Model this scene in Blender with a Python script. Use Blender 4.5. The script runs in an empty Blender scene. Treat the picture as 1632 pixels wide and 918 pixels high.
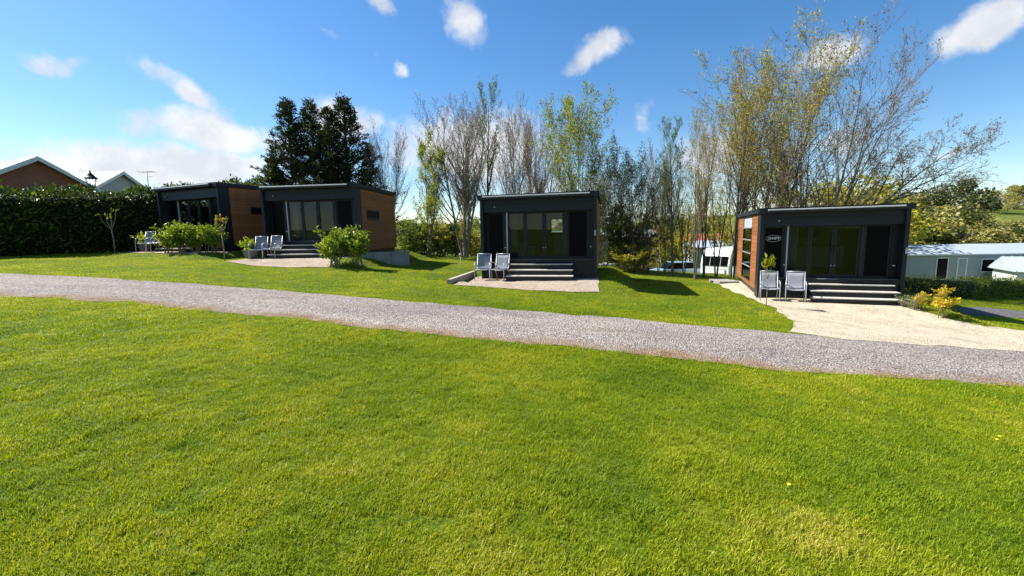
import bpy, bmesh, math, random
import numpy as np
from mathutils import Vector, Matrix, Euler

sc = bpy.context.scene
col = sc.collection
R = math.radians

# ------------------------------------------------------------------ camera
EYE = 1.65
PITCH, ROLL, FPX = R(7.33), R(-1.16), 677.0           # fitted to the four cabins
cam = bpy.data.cameras.new("camera")
cam.sensor_width = 36.0
cam.lens = 36.0 * FPX / 1632.0
cam.clip_start, cam.clip_end = 0.05, 3000
camo = bpy.data.objects.new("camera", cam)
col.objects.link(camo)
_fw = Vector((0, math.cos(PITCH), -math.sin(PITCH)))
_r0 = Vector((1, 0, 0)); _u0 = _r0.cross(_fw)
_rt = _r0 * math.cos(ROLL) + _u0 * math.sin(ROLL)
_up = -_r0 * math.sin(ROLL) + _u0 * math.cos(ROLL)
mw = Matrix((( _rt.x, _up.x, -_fw.x, 0), (_rt.y, _up.y, -_fw.y, 0), (_rt.z, _up.z, -_fw.z, EYE), (0, 0, 0, 1)))
camo.matrix_world = mw
sc.camera = camo

def ray(px, py):
    return _fw + _rt * ((px - 816) / FPX) + _up * ((459 - py) / FPX)
def at_depth(px, py, y):
    d = ray(px, py); t = y / d.y
    return Vector((d.x * t, y, EYE + d.z * t))

# ------------------------------------------------------------------ world, sun, exposure
SUN_AZ, SUN_EL = R(-71.0), R(47.0)                    # azimuth from +Y, clockwise
SUN = Vector((math.sin(SUN_AZ) * math.cos(SUN_EL), math.cos(SUN_AZ) * math.cos(SUN_EL), math.sin(SUN_EL)))
world = bpy.data.worlds.new("World"); sc.world = world; world.use_nodes = True
wn, wl = world.node_tree.nodes, world.node_tree.links
wn.clear()
w_out = wn.new("ShaderNodeOutputWorld"); w_bg = wn.new("ShaderNodeBackground")
wl.new(w_bg.outputs[0], w_out.inputs[0])
w_bg.inputs[1].default_value = 0.05
sky = wn.new("ShaderNodeTexSky"); sky.sky_type = 'NISHITA'; sky.sun_disc = False
sky.sun_elevation = SUN_EL; sky.sun_rotation = SUN_AZ
sky.altitude = 50; sky.air_density = 1.0; sky.dust_density = 0.3; sky.ozone_density = 2.2
w_hs = wn.new("ShaderNodeHueSaturation"); w_hs.inputs['Saturation'].default_value = 1.3
w_hs.inputs['Value'].default_value = 1.5; w_hs.inputs['Hue'].default_value = .501
wl.new(sky.outputs[0], w_hs.inputs['Color'])
w_tc = wn.new("ShaderNodeTexCoord")
def wmath(op, a, b=None, clamp=False):
    n = wn.new("ShaderNodeMath"); n.operation = op; n.use_clamp = clamp
    for i, v in enumerate((a, b)):
        if v is None: continue
        if isinstance(v, (int, float)): n.inputs[i].default_value = v
        else: wl.new(v, n.inputs[i])
    return n.outputs[0]
def wnoise(scale, detail, rough, dist=0.0, vec=None):
    n = wn.new("ShaderNodeTexNoise"); n.inputs['Scale'].default_value = scale
    n.inputs['Detail'].default_value = detail; n.inputs['Roughness'].default_value = rough
    n.inputs['Distortion'].default_value = dist
    wl.new(vec or w_tc.outputs['Generated'], n.inputs['Vector']); return n.outputs[0]
CLOUDS = [  # the clouds of the sky in view: centre, half size (pixels), tilt, weight
    (80, 92, 66, 17, -8, .75), (255, 118, 48, 22, 20, .8), (310, 155, 58, 26, 22, .95), (200, 128, 20, 8, 10, .5),
    (345, 212, 140, 36, 4, 1.3), (290, 262, 215, 38, -3, 1.35), (130, 268, 115, 28, 8, 1.1), (540, 196, 75, 40, 8, 1.05),
    (100, 240, 32, 8, 3, .6), (230, 165, 24, 10, 20, .45), (604, 10, 34, 20, 20, .85), (738, 36, 34, 52, -22, .85),
    (532, 52, 26, 10, 28, .6), (640, 108, 17, 15, 0, .75), (600, 88, 16, 10, 0, .4), (946, 84, 52, 30, -22, 1.0),
    (765, 235, 130, 66, 0, 1.2), (640, 245, 60, 60, 0, .8), (1030, 190, 22, 24, 0, .65), (1310, 92, 62, 34, -5, .95),
    (1585, 28, 90, 40, -18, 1.25), (1335, 232, 52, 24, -5, .85), (1130, 255, 70, 70, 0, .75), (1520, 242, 38, 12, -12, .7),
    (880, 300, 150, 30, 0, .6)]
blobs = []
for (cx, cy, rx, ry, rot, wgt) in CLOUDS:
    c = ray(cx, cy).normalized()
    su = (ray(cx + rx, cy).normalized() - ray(cx - rx, cy).normalized()).length / 2
    sv = (ray(cx, cy + ry).normalized() - ray(cx, cy - ry).normalized()).length / 2
    blobs.append((c, su, sv, rot, wgt))
rgc = random.Random(5)
for k in range(14):                                   # the same kind of sky goes on all round
    az = rgc.uniform(R(62), R(298)); el = rgc.uniform(R(6), R(55))
    c = Vector((math.sin(az) * math.cos(el), math.cos(az) * math.cos(el), math.sin(el)))
    s = rgc.uniform(.05, .16)
    blobs.append((c, s, s * rgc.uniform(.3, .6), rgc.uniform(-20, 20), rgc.uniform(.7, 1.1)))
# warp the lookup direction a little so that outlines are ragged
w_wn = wn.new("ShaderNodeTexNoise"); w_wn.inputs['Scale'].default_value = 9; w_wn.inputs['Detail'].default_value = 5
w_wn.inputs['Roughness'].default_value = .6
wl.new(w_tc.outputs['Generated'], w_wn.inputs['Vector'])
w_sub = wn.new("ShaderNodeVectorMath"); w_sub.operation = 'SUBTRACT'; w_sub.inputs[1].default_value = (.5, .5, .5)
wl.new(w_wn.outputs['Color'], w_sub.inputs[0])
w_scl = wn.new("ShaderNodeVectorMath"); w_scl.operation = 'SCALE'; w_scl.inputs['Scale'].default_value = .075
wl.new(w_sub.outputs[0], w_scl.inputs[0])
w_add = wn.new("ShaderNodeVectorMath"); w_add.operation = 'ADD'
wl.new(w_tc.outputs['Generated'], w_add.inputs[0]); wl.new(w_scl.outputs[0], w_add.inputs[1])
acc = None
for (c, su, sv, rot, wgt) in blobs:
    e1 = Vector((0, 0, 1)).cross(c); e1 = -e1.normalized(); e2 = e1.cross(c).normalized()
    if e2.z < 0: e2 = -e2
    ct, st = math.cos(R(-rot)), math.sin(R(-rot))
    a1 = e1 * ct + e2 * st; a2 = -e1 * st + e2 * ct; a3 = a1.cross(a2)
    m = Matrix(((a1.x, a2.x, a3.x), (a1.y, a2.y, a3.y), (a1.z, a2.z, a3.z)))
    mp = wn.new("ShaderNodeMapping"); mp.vector_type = 'TEXTURE'
    mp.inputs['Location'].default_value = c; mp.inputs['Rotation'].default_value = m.to_euler()
    mp.inputs['Scale'].default_value = (su, sv, max(su, sv))
    wl.new(w_add.outputs[0], mp.inputs['Vector'])
    ln = wn.new("ShaderNodeVectorMath"); ln.operation = 'LENGTH'; wl.new(mp.outputs[0], ln.inputs[0])
    v = wmath('MULTIPLY', wmath('SUBTRACT', 1.35, ln.outputs['Value'], True), wgt)
    acc = v if acc is None else wmath('MAXIMUM', acc, v)
n1 = wnoise(16, 9, .62, .4)
n2 = wnoise(5, 4, .55)
dens = wmath('ADD', wmath('ADD', acc, wmath('MULTIPLY', wmath('SUBTRACT', n1, .5), 1.35)), wmath('MULTIPLY', wmath('SUBTRACT', n2, .5), .35))
mr = wn.new("ShaderNodeMapRange"); mr.interpolation_type = 'SMOOTHSTEP'
mr.inputs['From Min'].default_value = .28; mr.inputs['From Max'].default_value = 1.1
wl.new(wmath('MULTIPLY', dens, wmath('GREATER_THAN', acc, .001)), mr.inputs['Value'])
cov = wmath('MULTIPLY', mr.outputs[0], .94)
cr = wn.new("ShaderNodeMix"); cr.data_type = 'RGBA'
cr.inputs[6].default_value = (6.9, 7.1, 7.6, 1); cr.inputs[7].default_value = (9.0, 9.0, 9.0, 1)
mr2 = wn.new("ShaderNodeMapRange"); mr2.inputs['From Min'].default_value = .42; mr2.inputs['From Max'].default_value = .6
wl.new(wnoise(11, 5, .55, .2), mr2.inputs['Value']); wl.new(mr2.outputs[0], cr.inputs[0])
wmix = wn.new("ShaderNodeMix"); wmix.data_type = 'RGBA'
wl.new(cov, wmix.inputs[0]); wl.new(w_hs.outputs[0], wmix.inputs[6]); wl.new(cr.outputs[2], wmix.inputs[7])
wl.new(wmix.outputs[2], w_bg.inputs[0])
world.cycles.sampling_method = 'MANUAL'; world.cycles.sample_map_resolution = 1024

sun = bpy.data.lights.new("sun", 'SUN'); sun.energy = 4.8; sun.angle = R(0.53); sun.color = (1.0, .955, .88)
suno = bpy.data.objects.new("sun", sun); col.objects.link(suno)
suno.rotation_euler = (-SUN).to_track_quat('-Z', 'Y').to_euler()

sc.view_settings.view_transform = 'Standard'; sc.view_settings.look = 'None'
sc.view_settings.gamma = 1; sc.view_settings.use_curve_mapping = False
sc.view_settings.exposure = 1.2
sc.render.engine = 'CYCLES'
sc.cycles.max_bounces = 7; sc.cycles.diffuse_bounces = 3; sc.cycles.glossy_bounces = 3
sc.cycles.transmission_bounces = 6; sc.cycles.transparent_max_bounces = 8
sc.cycles.use_denoising = True
sc.cycles.sample_clamp_indirect = 4

# ------------------------------------------------------------------ helpers
def sstep(a, b, x):
    t = np.clip((np.asarray(x, float) - a) / (b - a), 0, 1); return t * t * (3 - 2 * t)
_ng = np.random.RandomState(3).rand(256, 256)
def vnoise(x, y):
    x = np.asarray(x, float); y = np.asarray(y, float)
    xi = np.floor(x).astype(int); yi = np.floor(y).astype(int); fx = x - xi; fy = y - yi
    fx = fx * fx * (3 - 2 * fx); fy = fy * fy * (3 - 2 * fy)
    g = lambda i, j: _ng[i % 256, j % 256]
    return (g(xi, yi) * (1 - fx) + g(xi + 1, yi) * fx) * (1 - fy) + (g(xi, yi + 1) * (1 - fx) + g(xi + 1, yi + 1) * fx) * fy
def fbm(x, y, o=3):
    s = 0; a = .5; t = 0
    for k in range(o):
        s = s + a * vnoise(np.asarray(x) * 2 ** k + 17.3 * k, np.asarray(y) * 2 ** k + 5.1 * k); t += a; a *= .5
    return s / t

def tag(o, label=None, cat=None, group=None, kind=None):
    if label: o['label'] = label
    if cat: o['category'] = cat
    if group: o['group'] = group
    if kind: o['kind'] = kind
    return o
def link(name, me, mat=None, parent=None):
    o = bpy.data.objects.new(name, me); col.objects.link(o)
    if mat is not None and len(me.materials) == 0: me.materials.append(mat)
    if parent is not None: o.parent = parent
    return o
def empty(name, loc=(0, 0, 0), rz=0.0):
    o = bpy.data.objects.new(name, None); col.objects.link(o)
    o.location = loc; o.rotation_euler = (0, 0, rz); o.empty_display_size = .2
    return o
def copy_tree(o, parent=None):
    c = o.copy(); col.objects.link(c); c.parent = parent
    for ch in list(o.children): copy_tree(ch, c)
    return c
def mesh_np(name, V, F, smooth=False):
    """V (n,3), F (m,3) or (m,4) arrays"""
    me = bpy.data.meshes.new(name)
    V = np.asarray(V, np.float32); F = np.asarray(F, np.int32)
    me.vertices.add(len(V)); me.vertices.foreach_set('co', V.ravel())
    k = F.shape[1]; me.loops.add(F.size); me.loops.foreach_set('vertex_index', F.ravel())
    me.polygons.add(len(F)); me.polygons.foreach_set('loop_start', np.arange(0, F.size, k, dtype=np.int32))
    me.polygons.foreach_set('loop_total', np.full(len(F), k, np.int32))
    if smooth: me.polygons.foreach_set('use_smooth', np.ones(len(F), bool))
    me.update(calc_edges=True); me.validate()
    return me

class MB:
    """collects boxes, prisms and tubes into one mesh"""
    def __init__(s): s.bm = bmesh.new()
    def box(s, x0, x1, y0, y1, z0, z1, bev=0.0):
        r = bmesh.ops.create_cube(s.bm, size=1)
        for v in r['verts']:
            v.co = Vector((x0 + (v.co.x + .5) * (x1 - x0), y0 + (v.co.y + .5) * (y1 - y0), z0 + (v.co.z + .5) * (z1 - z0)))
        if bev:
            es = list({e for v in r['verts'] for e in v.link_edges})
            bmesh.ops.bevel(s.bm, geom=es, offset=bev, segments=1, affect='EDGES')
        return s
    def poly(s, pts, vec):
        """closed polygon extruded by vec"""
        vec = Vector(vec); a = [s.bm.verts.new(p) for p in pts]; b = [s.bm.verts.new(Vector(p) + vec) for p in pts]
        n = len(pts); s.bm.faces.new(a); s.bm.faces.new(b[::-1])
        for i in range(n): s.bm.faces.new((a[i], b[i], b[(i + 1) % n], a[(i + 1) % n]))
        bmesh.ops.recalc_face_normals(s.bm, faces=s.bm.faces); return s
    def tube(s, pts, rad, n=8):
        pts = [Vector(p) for p in pts]; rad = rad if isinstance(rad, (list, tuple)) else [rad] * len(pts)
        rings = []; ref = None
        for i, p in enumerate(pts):
            d = (pts[min(i + 1, len(pts) - 1)] - pts[max(i - 1, 0)]).normalized()
            if ref is None: ref = d.orthogonal().normalized()
            a = (ref - d * ref.dot(d)).normalized(); b = d.cross(a); ref = a
            rings.append([s.bm.verts.new(p + (a * math.cos(2 * math.pi * k / n) + b * math.sin(2 * math.pi * k / n)) * rad[i]) for k in range(n)])
        for i in range(len(rings) - 1):
            for k in range(n):
                f = s.bm.faces.new((rings[i][k], rings[i][(k + 1) % n], rings[i + 1][(k + 1) % n], rings[i + 1][k])); f.smooth = True
        s.bm.faces.new(rings[0][::-1]); s.bm.faces.new(rings[-1]); return s
    def lathe(s, prof, n=20, c=(0, 0, 0)):
        rings = [[s.bm.verts.new((c[0] + r * math.cos(2 * math.pi * k / n), c[1] + r * math.sin(2 * math.pi * k / n), c[2] + z)) for k in range(n)] for r, z in prof]
        for i in range(len(rings) - 1):
            for k in range(n):
                f = s.bm.faces.new((rings[i][k], rings[i][(k + 1) % n], rings[i + 1][(k + 1) % n], rings[i + 1][k])); f.smooth = True
        s.bm.faces.new(rings[0][::-1]); s.bm.faces.new(rings[-1]); return s
    def build(s, name, mat=None, parent=None):
        me = bpy.data.meshes.new(name); s.bm.to_mesh(me); s.bm.free(); return link(name, me, mat, parent)
def box(name, mat, parent, x0, x1, y0, y1, z0, z1, bev=0.0):
    return MB().box(x0, x1, y0, y1, z0, z1, bev).build(name, mat, parent)

# ------------------------------------------------------------------ materials
MATS = {}
class NT:
    def __init__(s, name):
        s.m = bpy.data.materials.new(name); s.m.use_nodes = True; s.n = s.m.node_tree.nodes; s.l = s.m.node_tree.links
        s.p = s.n['Principled BSDF']; s.out = s.n['Material Output']; MATS[name] = s.m
        s.p.inputs['Specular IOR Level'].default_value = .3
    def new(s, t, **kw):
        n = s.n.new(t)
        for k, v in kw.items(): setattr(n, k, v)
        return n
    def coord(s, kind='Object'): return s.new("ShaderNodeTexCoord").outputs[kind]
    def pos(s): return s.new("ShaderNodeNewGeometry").outputs['Position']
    def noise(s, scale, detail=4, rough=.55, vec=None, dist=0):
        n = s.new("ShaderNodeTexNoise"); n.inputs['Scale'].default_value = scale; n.inputs['Detail'].default_value = detail
        n.inputs['Roughness'].default_value = rough; n.inputs['Distortion'].default_value = dist
        if vec is not None: s.l.new(vec, n.inputs['Vector'])
        return n.outputs[0]
    def ramp(s, fac, stops):
        n = s.new("ShaderNodeValToRGB"); e = n.color_ramp.elements
        while len(e) < len(stops): e.new(.5)
        for i, (p, c) in enumerate(stops):
            e[i].position = p; e[i].color = (*c, 1) if len(c) == 3 else c
        s.l.new(fac, n.inputs[0]); return n.outputs[0]
    def mix(s, fac, a, b, blend='MIX'):
        n = s.new("ShaderNodeMix", data_type='RGBA', blend_type=blend)
        for i, v in ((0, fac), (6, a), (7, b)):
            if isinstance(v, (int, float)): n.inputs[i].default_value = v
            elif isinstance(v, tuple): n.inputs[i].default_value = (*v, 1) if len(v) == 3 else v
            else: s.l.new(v, n.inputs[i])
        return n.outputs[2]
    def math(s, op, a, b=None, clamp=False):
        n = s.new("ShaderNodeMath", operation=op, use_clamp=clamp)
        for i, v in enumerate((a, b)):
            if v is None: continue
            if isinstance(v, (int, float)): n.inputs[i].default_value = v
            else: s.l.new(v, n.inputs[i])
        return n.outputs[0]
    def scale(s, vec, v):
        n = s.new("ShaderNodeMapping"); n.inputs['Scale'].default_value = v; s.l.new(vec, n.inputs[0]); return n.outputs[0]
    def bump(s, h, strength=.4, dist=.02):
        n = s.new("ShaderNodeBump"); n.inputs['Strength'].default_value = strength; n.inputs['Distance'].default_value = dist
        s.l.new(h, n.inputs['Height']); s.l.new(n.outputs[0], s.p.inputs['Normal'])
    def set(s, color=None, rough=None, metal=None, spec=None):
        if color is not None:
            if isinstance(color, tuple): s.p.inputs['Base Color'].default_value = (*color, 1)
            else: s.l.new(color, s.p.inputs['Base Color'])
        if rough is not None:
            if isinstance(rough, (int, float)): s.p.inputs['Roughness'].default_value = rough
            else: s.l.new(rough, s.p.inputs['Roughness'])
        if metal is not None: s.p.inputs['Metallic'].default_value = metal
        if spec is not None: s.p.inputs['Specular IOR Level'].default_value = spec
        return s

def painted(name, c, rough=.5, var=.25, scale=3.0, metal=0.0, spec=.3):
    t = NT(name); n = t.noise(scale, 6, .6, t.coord()); n2 = t.noise(scale * 14, 3, .6, t.coord())
    f = t.math('ADD', t.math('MULTIPLY', n, .7), t.math('MULTIPLY', n2, .3))
    lo = tuple(x * (1 - var) for x in c); hi = tuple(min(1, x * (1 + var)) for x in c)
    t.set(t.ramp(f, [(.3, lo), (.7, hi)]), t.math('ADD', t.math('MULTIPLY', n2, .25), rough - .12), metal, spec)
    return t.m
def foliage(name, cols, trans=.45, rough=.5, spec=.3, patch=.8, tcol=None):
    """leaf material: colour varies leaf by leaf and in loose patches, light shines through"""
    t = NT(name)
    ri = t.new("ShaderNodeNewGeometry").outputs['Random Per Island']
    f = t.math('ADD', t.math('MULTIPLY', ri, .6), t.math('MULTIPLY', t.noise(patch, 2, .5, t.pos()), .4))
    st = [(.12 + .76 * i / max(1, len(cols) - 1), c) for i, c in enumerate(cols)]
    c = t.ramp(f, st)
    t.set(c, rough, spec=spec)
    if trans:
        tr = t.new("ShaderNodeBsdfTranslucent"); t.l.new(t.mix(1.0, c, tcol or (1.25, 1.2, .6), 'MULTIPLY'), tr.inputs[0])
        mx = t.new("ShaderNodeMixShader"); mx.inputs[0].default_value = trans
        t.l.new(t.p.outputs[0], mx.inputs[1]); t.l.new(tr.outputs[0], mx.inputs[2]); t.l.new(mx.outputs[0], t.out.inputs[0])
    return t.m

# lawn soil and thatch under the blades
t = NT('turf'); P = t.pos()
big = t.noise(.9, 4, .6, P); fine = t.noise(26, 5, .7, P); mid = t.noise(5, 4, .6, P)
c1 = t.ramp(fine, [(.3, (.03, .045, .006)), (.55, (.10, .135, .010)), (.75, (.19, .21, .02))])
c2 = t.ramp(big, [(.35, (.75, .9, .6)), (.6, (1.1, 1.05, .9)), (.8, (1.5, 1.15, 1.0))])
t.set(t.mix(1.0, c1, c2, 'MULTIPLY'), .9, spec=.1)
t.bump(t.math('ADD', fine, t.math('MULTIPLY', mid, 2.0)), .7, .03)
# far fields
t = NT('field'); P = t.pos()
t.set(t.mix(1.0, t.ramp(t.noise(.05, 4, .6, P), [(.35, (.085, .115, .022)), (.6, (.14, .155, .035)), (.75, (.20, .185, .06))]),
            t.ramp(t.noise(.9, 4, .7, P), [(.3, (.75, .8, .7)), (.7, (1.1, 1.1, 1.1))]), 'MULTIPLY'), .95, spec=.05)
# grey crushed-stone track
t = NT('track_stone'); P = t.pos(); uv = t.coord('UV')
sx = t.new("ShaderNodeSeparateXYZ"); t.l.new(uv, sx.inputs[0]); vv = sx.outputs['Y']
vor = t.new("ShaderNodeTexVoronoi"); vor.inputs['Scale'].default_value = 42; t.l.new(P, vor.inputs['Vector'])
sto = t.ramp(vor.outputs['Color'], [(.15, (.125, .108, .096)), (.5, (.29, .255, .225)), (.85, (.46, .415, .37))])
patch = t.noise(.8, 5, .65, t.scale(P, (.35, 1.2, 1)))
base = t.mix(1.0, sto, t.ramp(patch, [(.3, (.72, .72, .76)), (.65, (1.12, 1.08, 1.05))]), 'MULTIPLY')
wig = t.math('MULTIPLY', t.math('SUBTRACT', t.noise(1.6, 5, .65, P), .5), .55)
edge = t.math('ADD', vv, wig)                        # 0 = near edge, 1 = far edge: soil and moss creep in from the verges
nearE = t.ramp(edge, [(.0, (1, 1, 1)), (.19, (0, 0, 0))])
earth = t.ramp(t.noise(9, 5, .7, P), [(.3, (.13, .075, .04)), (.7, (.33, .235, .15))])
c = t.mix(nearE, base, earth)
rut = t.ramp(t.math('ABSOLUTE', t.math('SUBTRACT', edge, .52)), [(.0, (1, 1, 1)), (.11, (0, 0, 0))])
moss = t.math('MULTIPLY', rut, t.ramp(t.noise(.55, 4, .6, t.scale(P, (.6, 2, 1))), [(.52, (0, 0, 0)), (.68, (1, 1, 1))]))
c = t.mix(t.math('MULTIPLY', moss, .75), c, t.ramp(t.noise(12, 4, .6, P), [(.3, (.14, .12, .03)), (.7, (.24, .22, .10))]))
t.set(c, .95, spec=.1); t.bump(t.math('ADD', vor.outputs['Distance'], t.math('MULTIPLY', t.noise(7, 4, .6, P), .6)), .85, .03)
# pale decorative gravel
def gravel(name, lo, mid, hi, sc_=55):
    t = NT(name); P = t.pos(); v = t.new("ShaderNodeTexVoronoi"); v.inputs['Scale'].default_value = sc_; t.l.new(P, v.inputs['Vector'])
    c = t.ramp(v.outputs['Color'], [(.1, lo), (.45, mid), (.9, hi)])
    c = t.mix(1.0, c, t.ramp(t.noise(1.7, 5, .65, P), [(.3, (.80, .78, .74)), (.62, (1.05, 1.05, 1.05))]), 'MULTIPLY')
    t.set(c, .95, spec=.1); t.bump(t.math('ADD', v.outputs['Distance'], t.noise(6, 3, .6, P)), .9, .03); return t.m
gravel('cream_gravel', (.32, .265, .175), (.60, .515, .37), (.74, .66, .51))
gravel('buff_gravel', (.25, .19, .14), (.46, .37, .285), (.60, .51, .42))
gravel('dark_gravel', (.06, .06, .065), (.13, .13, .135), (.24, .23, .23))
# grass blades
t = NT('grass_blade')
at1 = t.new("ShaderNodeAttribute", attribute_name='tint', attribute_type='INSTANCER')
ri = t.new("ShaderNodeNewGeometry").outputs['Random Per Island']
f = t.math('ADD', t.math('MULTIPLY', at1.outputs['Fac'], .66), t.math('MULTIPLY', ri, .34))
c = t.ramp(f, [(.05, (.055, .135, .006)), (.33, (.16, .25, .007)), (.58, (.28, .345, .008)), (.80, (.42, .43, .020)), (.97, (.56, .47, .14))])
t.set(c, .5, spec=.25)
tr = t.new("ShaderNodeBsdfTranslucent"); t.l.new(t.mix(1.0, c, (1.3, 1.2, .5), 'MULTIPLY'), tr.inputs[0])
mx = t.new("ShaderNodeMixShader"); mx.inputs[0].default_value = .42
t.l.new(t.p.outputs[0], mx.inputs[1]); t.l.new(tr.outputs[0], mx.inputs[2]); t.l.new(mx.outputs[0], t.out.inputs[0])

painted('charcoal', (.010, .0135, .018), .45, .18, 2.0)
painted('charcoal_frame', (.007, .008, .010), .4, .15, 2.0)
painted('black_panel', (.0025, .0025, .003), .3, .2, 2.0, 0, .06)
painted('roof_felt', (.05, .052, .055), .9, .3, 5)
painted('silver', (.40, .41, .43), .4, .12, 6, .4)
painted('white_paint', (.62, .62, .60), .5, .06, 3)
painted('cream_paint', (.36, .33, .22), .7, .1, 2)
painted('tread_grey', (.46, .425, .38), .75, .2, 9)
painted('concrete', (.26, .25, .23), .9, .28, 3)
painted('brick_edge', (.30, .28, .25), .9, .3, 4)
painted('sage_cladding', (.26, .30, .29), .7, .08, 1.5)
painted('pale_roof_and_reflection', (.34, .39, .42), .6, .1, 1.2)
painted('slate_pale', (.36, .36, .34), .35, .22, 5)
painted('red_tile', (.36, .12, .06), .85, .3, 3)
painted('car_paint', (.30, .42, .50), .25, .06, 2, .3, .5)
painted('caravan_shell', (.80, .80, .79), .3, .05, 2)
painted('tyre', (.02, .02, .02), .8, .2, 5)
painted('lamp_black', (.02, .028, .025), .5, .2, 5)
painted('pot_grey', (.16, .165, .17), .7, .25, 5)
painted('pot_white', (.68, .67, .64), .6, .1, 5)
painted('interior_floor', (.25, .17, .10), .5, .2, 2)
painted('red_plastic', (.45, .03, .02), .4, .1, 2)
painted('board_pale', (.35, .31, .25), .85, .25, 5)
painted('fabric_grey', (.22, .23, .25), .85, .12, 60)
# timber-look cladding: grain runs along the board
t = NT('timber'); oc = t.coord(); oi = t.new("ShaderNodeObjectInfo").outputs['Random']
g = t.noise(6, 6, .65, t.scale(oc, (14, .7, 14)), .3)
c = t.ramp(g, [(.3, (.20, .068, .022)), (.55, (.30, .115, .040)), (.75, (.38, .16, .060))])
t.set(t.mix(1.0, c, t.ramp(oi, [(0, (.82, .80, .78)), (1, (1.1, 1.1, 1.1))]), 'MULTIPLY'), .55, spec=.25); t.bump(g, .2, .004)
# house brick
t = NT('brick'); bt = t.new("ShaderNodeTexBrick"); bt.inputs['Scale'].default_value = 1.0
bt.inputs['Brick Width'].default_value = .225; bt.inputs['Row Height'].default_value = .075; bt.inputs['Mortar Size'].default_value = .008
bt.inputs['Color1'].default_value = (.32, .095, .055, 1); bt.inputs['Color2'].default_value = (.23, .07, .043, 1); bt.inputs['Mortar'].default_value = (.20, .14, .11, 1)
sx = t.new("ShaderNodeSeparateXYZ"); t.l.new(t.coord(), sx.inputs[0]); uvm = t.new("ShaderNodeCombineXYZ")
t.l.new(t.math('ADD', sx.outputs[0], sx.outputs[1]), uvm.inputs[0]); t.l.new(sx.outputs[2], uvm.inputs[1])
t.l.new(uvm.outputs[0], bt.inputs[0]); t.set(bt.outputs[0], .9)
# glass: a real pane, partly mirror, partly see-through
t = NT('glass'); t.n.remove(t.p)
gl = t.new("ShaderNodeBsdfGlossy"); gl.inputs['Roughness'].default_value = .01; gl.inputs['Color'].default_value = (.9, .93, .95, 1)
tp = t.new("ShaderNodeBsdfTransparent"); tp.inputs[0].default_value = (.72, .75, .73, 1)
fr = t.new("ShaderNodeFresnel"); fr.inputs[0].default_value = 1.5
mx = t.new("ShaderNodeMixShader"); t.l.new(t.math('MULTIPLY', fr.outputs[0], .6), mx.inputs[0])
t.l.new(tp.outputs[0], mx.inputs[1]); t.l.new(gl.outputs[0], mx.inputs[2]); t.l.new(mx.outputs[0], t.out.inputs[0])
# bark
def bark(name, lo, hi):
    t = NT(name); P = t.pos(); n = t.noise(9, 5, .65, t.scale(P, (3, 3, .7)))
    c = t.mix(t.ramp(t.noise(.8, 3, .6, P), [(.45, (0, 0, 0)), (.7, (.6, .6, .6))]), t.ramp(n, [(.3, lo), (.7, hi)]), (.10, .12, .045))
    t.set(c, .9, spec=.1); t.bump(n, .5, .02); return t.m
bark('bark_grey', (.13, .10, .08), (.36, .30, .245))
bark('bark_dark', (.06, .046, .036), (.18, .14, .11))
bark('bark_olive', (.14, .11, .055), (.34, .28, .16))
foliage('leaf_yellowgreen', [(.10, .15, .008), (.24, .28, .015), (.38, .38, .03)], .5)
foliage('leaf_green', [(.04, .085, .010), (.10, .16, .02), (.18, .22, .04)], .45)
foliage('leaf_olive', [(.15, .15, .015), (.33, .30, .03), (.50, .46, .08)], .5)
foliage('leaf_ochre', [(.18, .13, .02), (.33, .25, .045), (.46, .40, .10)], .45)
foliage('leaf_bud', [(.12, .07, .05), (.26, .17, .12), (.42, .33, .27)], .35)
foliage('leaf_dull', [(.04, .055, .02), (.09, .11, .035), (.16, .165, .06)], .4)
foliage('conifer', [(.010, .022, .006), (.026, .045, .010), (.065, .09, .018)], .2, .6, .15)
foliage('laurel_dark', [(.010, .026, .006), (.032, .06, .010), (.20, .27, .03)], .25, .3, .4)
foliage('laurel_bright', [(.055, .12, .010), (.17, .25, .015), (.36, .40, .045)], .45, .35, .4)
foliage('hedge_green', [(.08, .13, .014), (.20, .26, .025), (.36, .40, .05)], .55)
foliage('yellow_flower', [(.30, .24, .02), (.62, .46, .02), (.75, .62, .05)], .35, tcol=(1.1, 1.0, .5))
foliage('ground_cover', [(.05, .09, .02), (.17, .20, .08), (.50, .50, .40)], .3)
foliage('far_blossom', [(.15, .16, .03), (.30, .28, .08), (.46, .41, .20)], .35)
foliage('far_green', [(.05, .075, .014), (.13, .15, .03), (.24, .24, .06)], .3)
painted('dandelion', (.80, .52, .01), .6, .1, 40)
M = MATS

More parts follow.
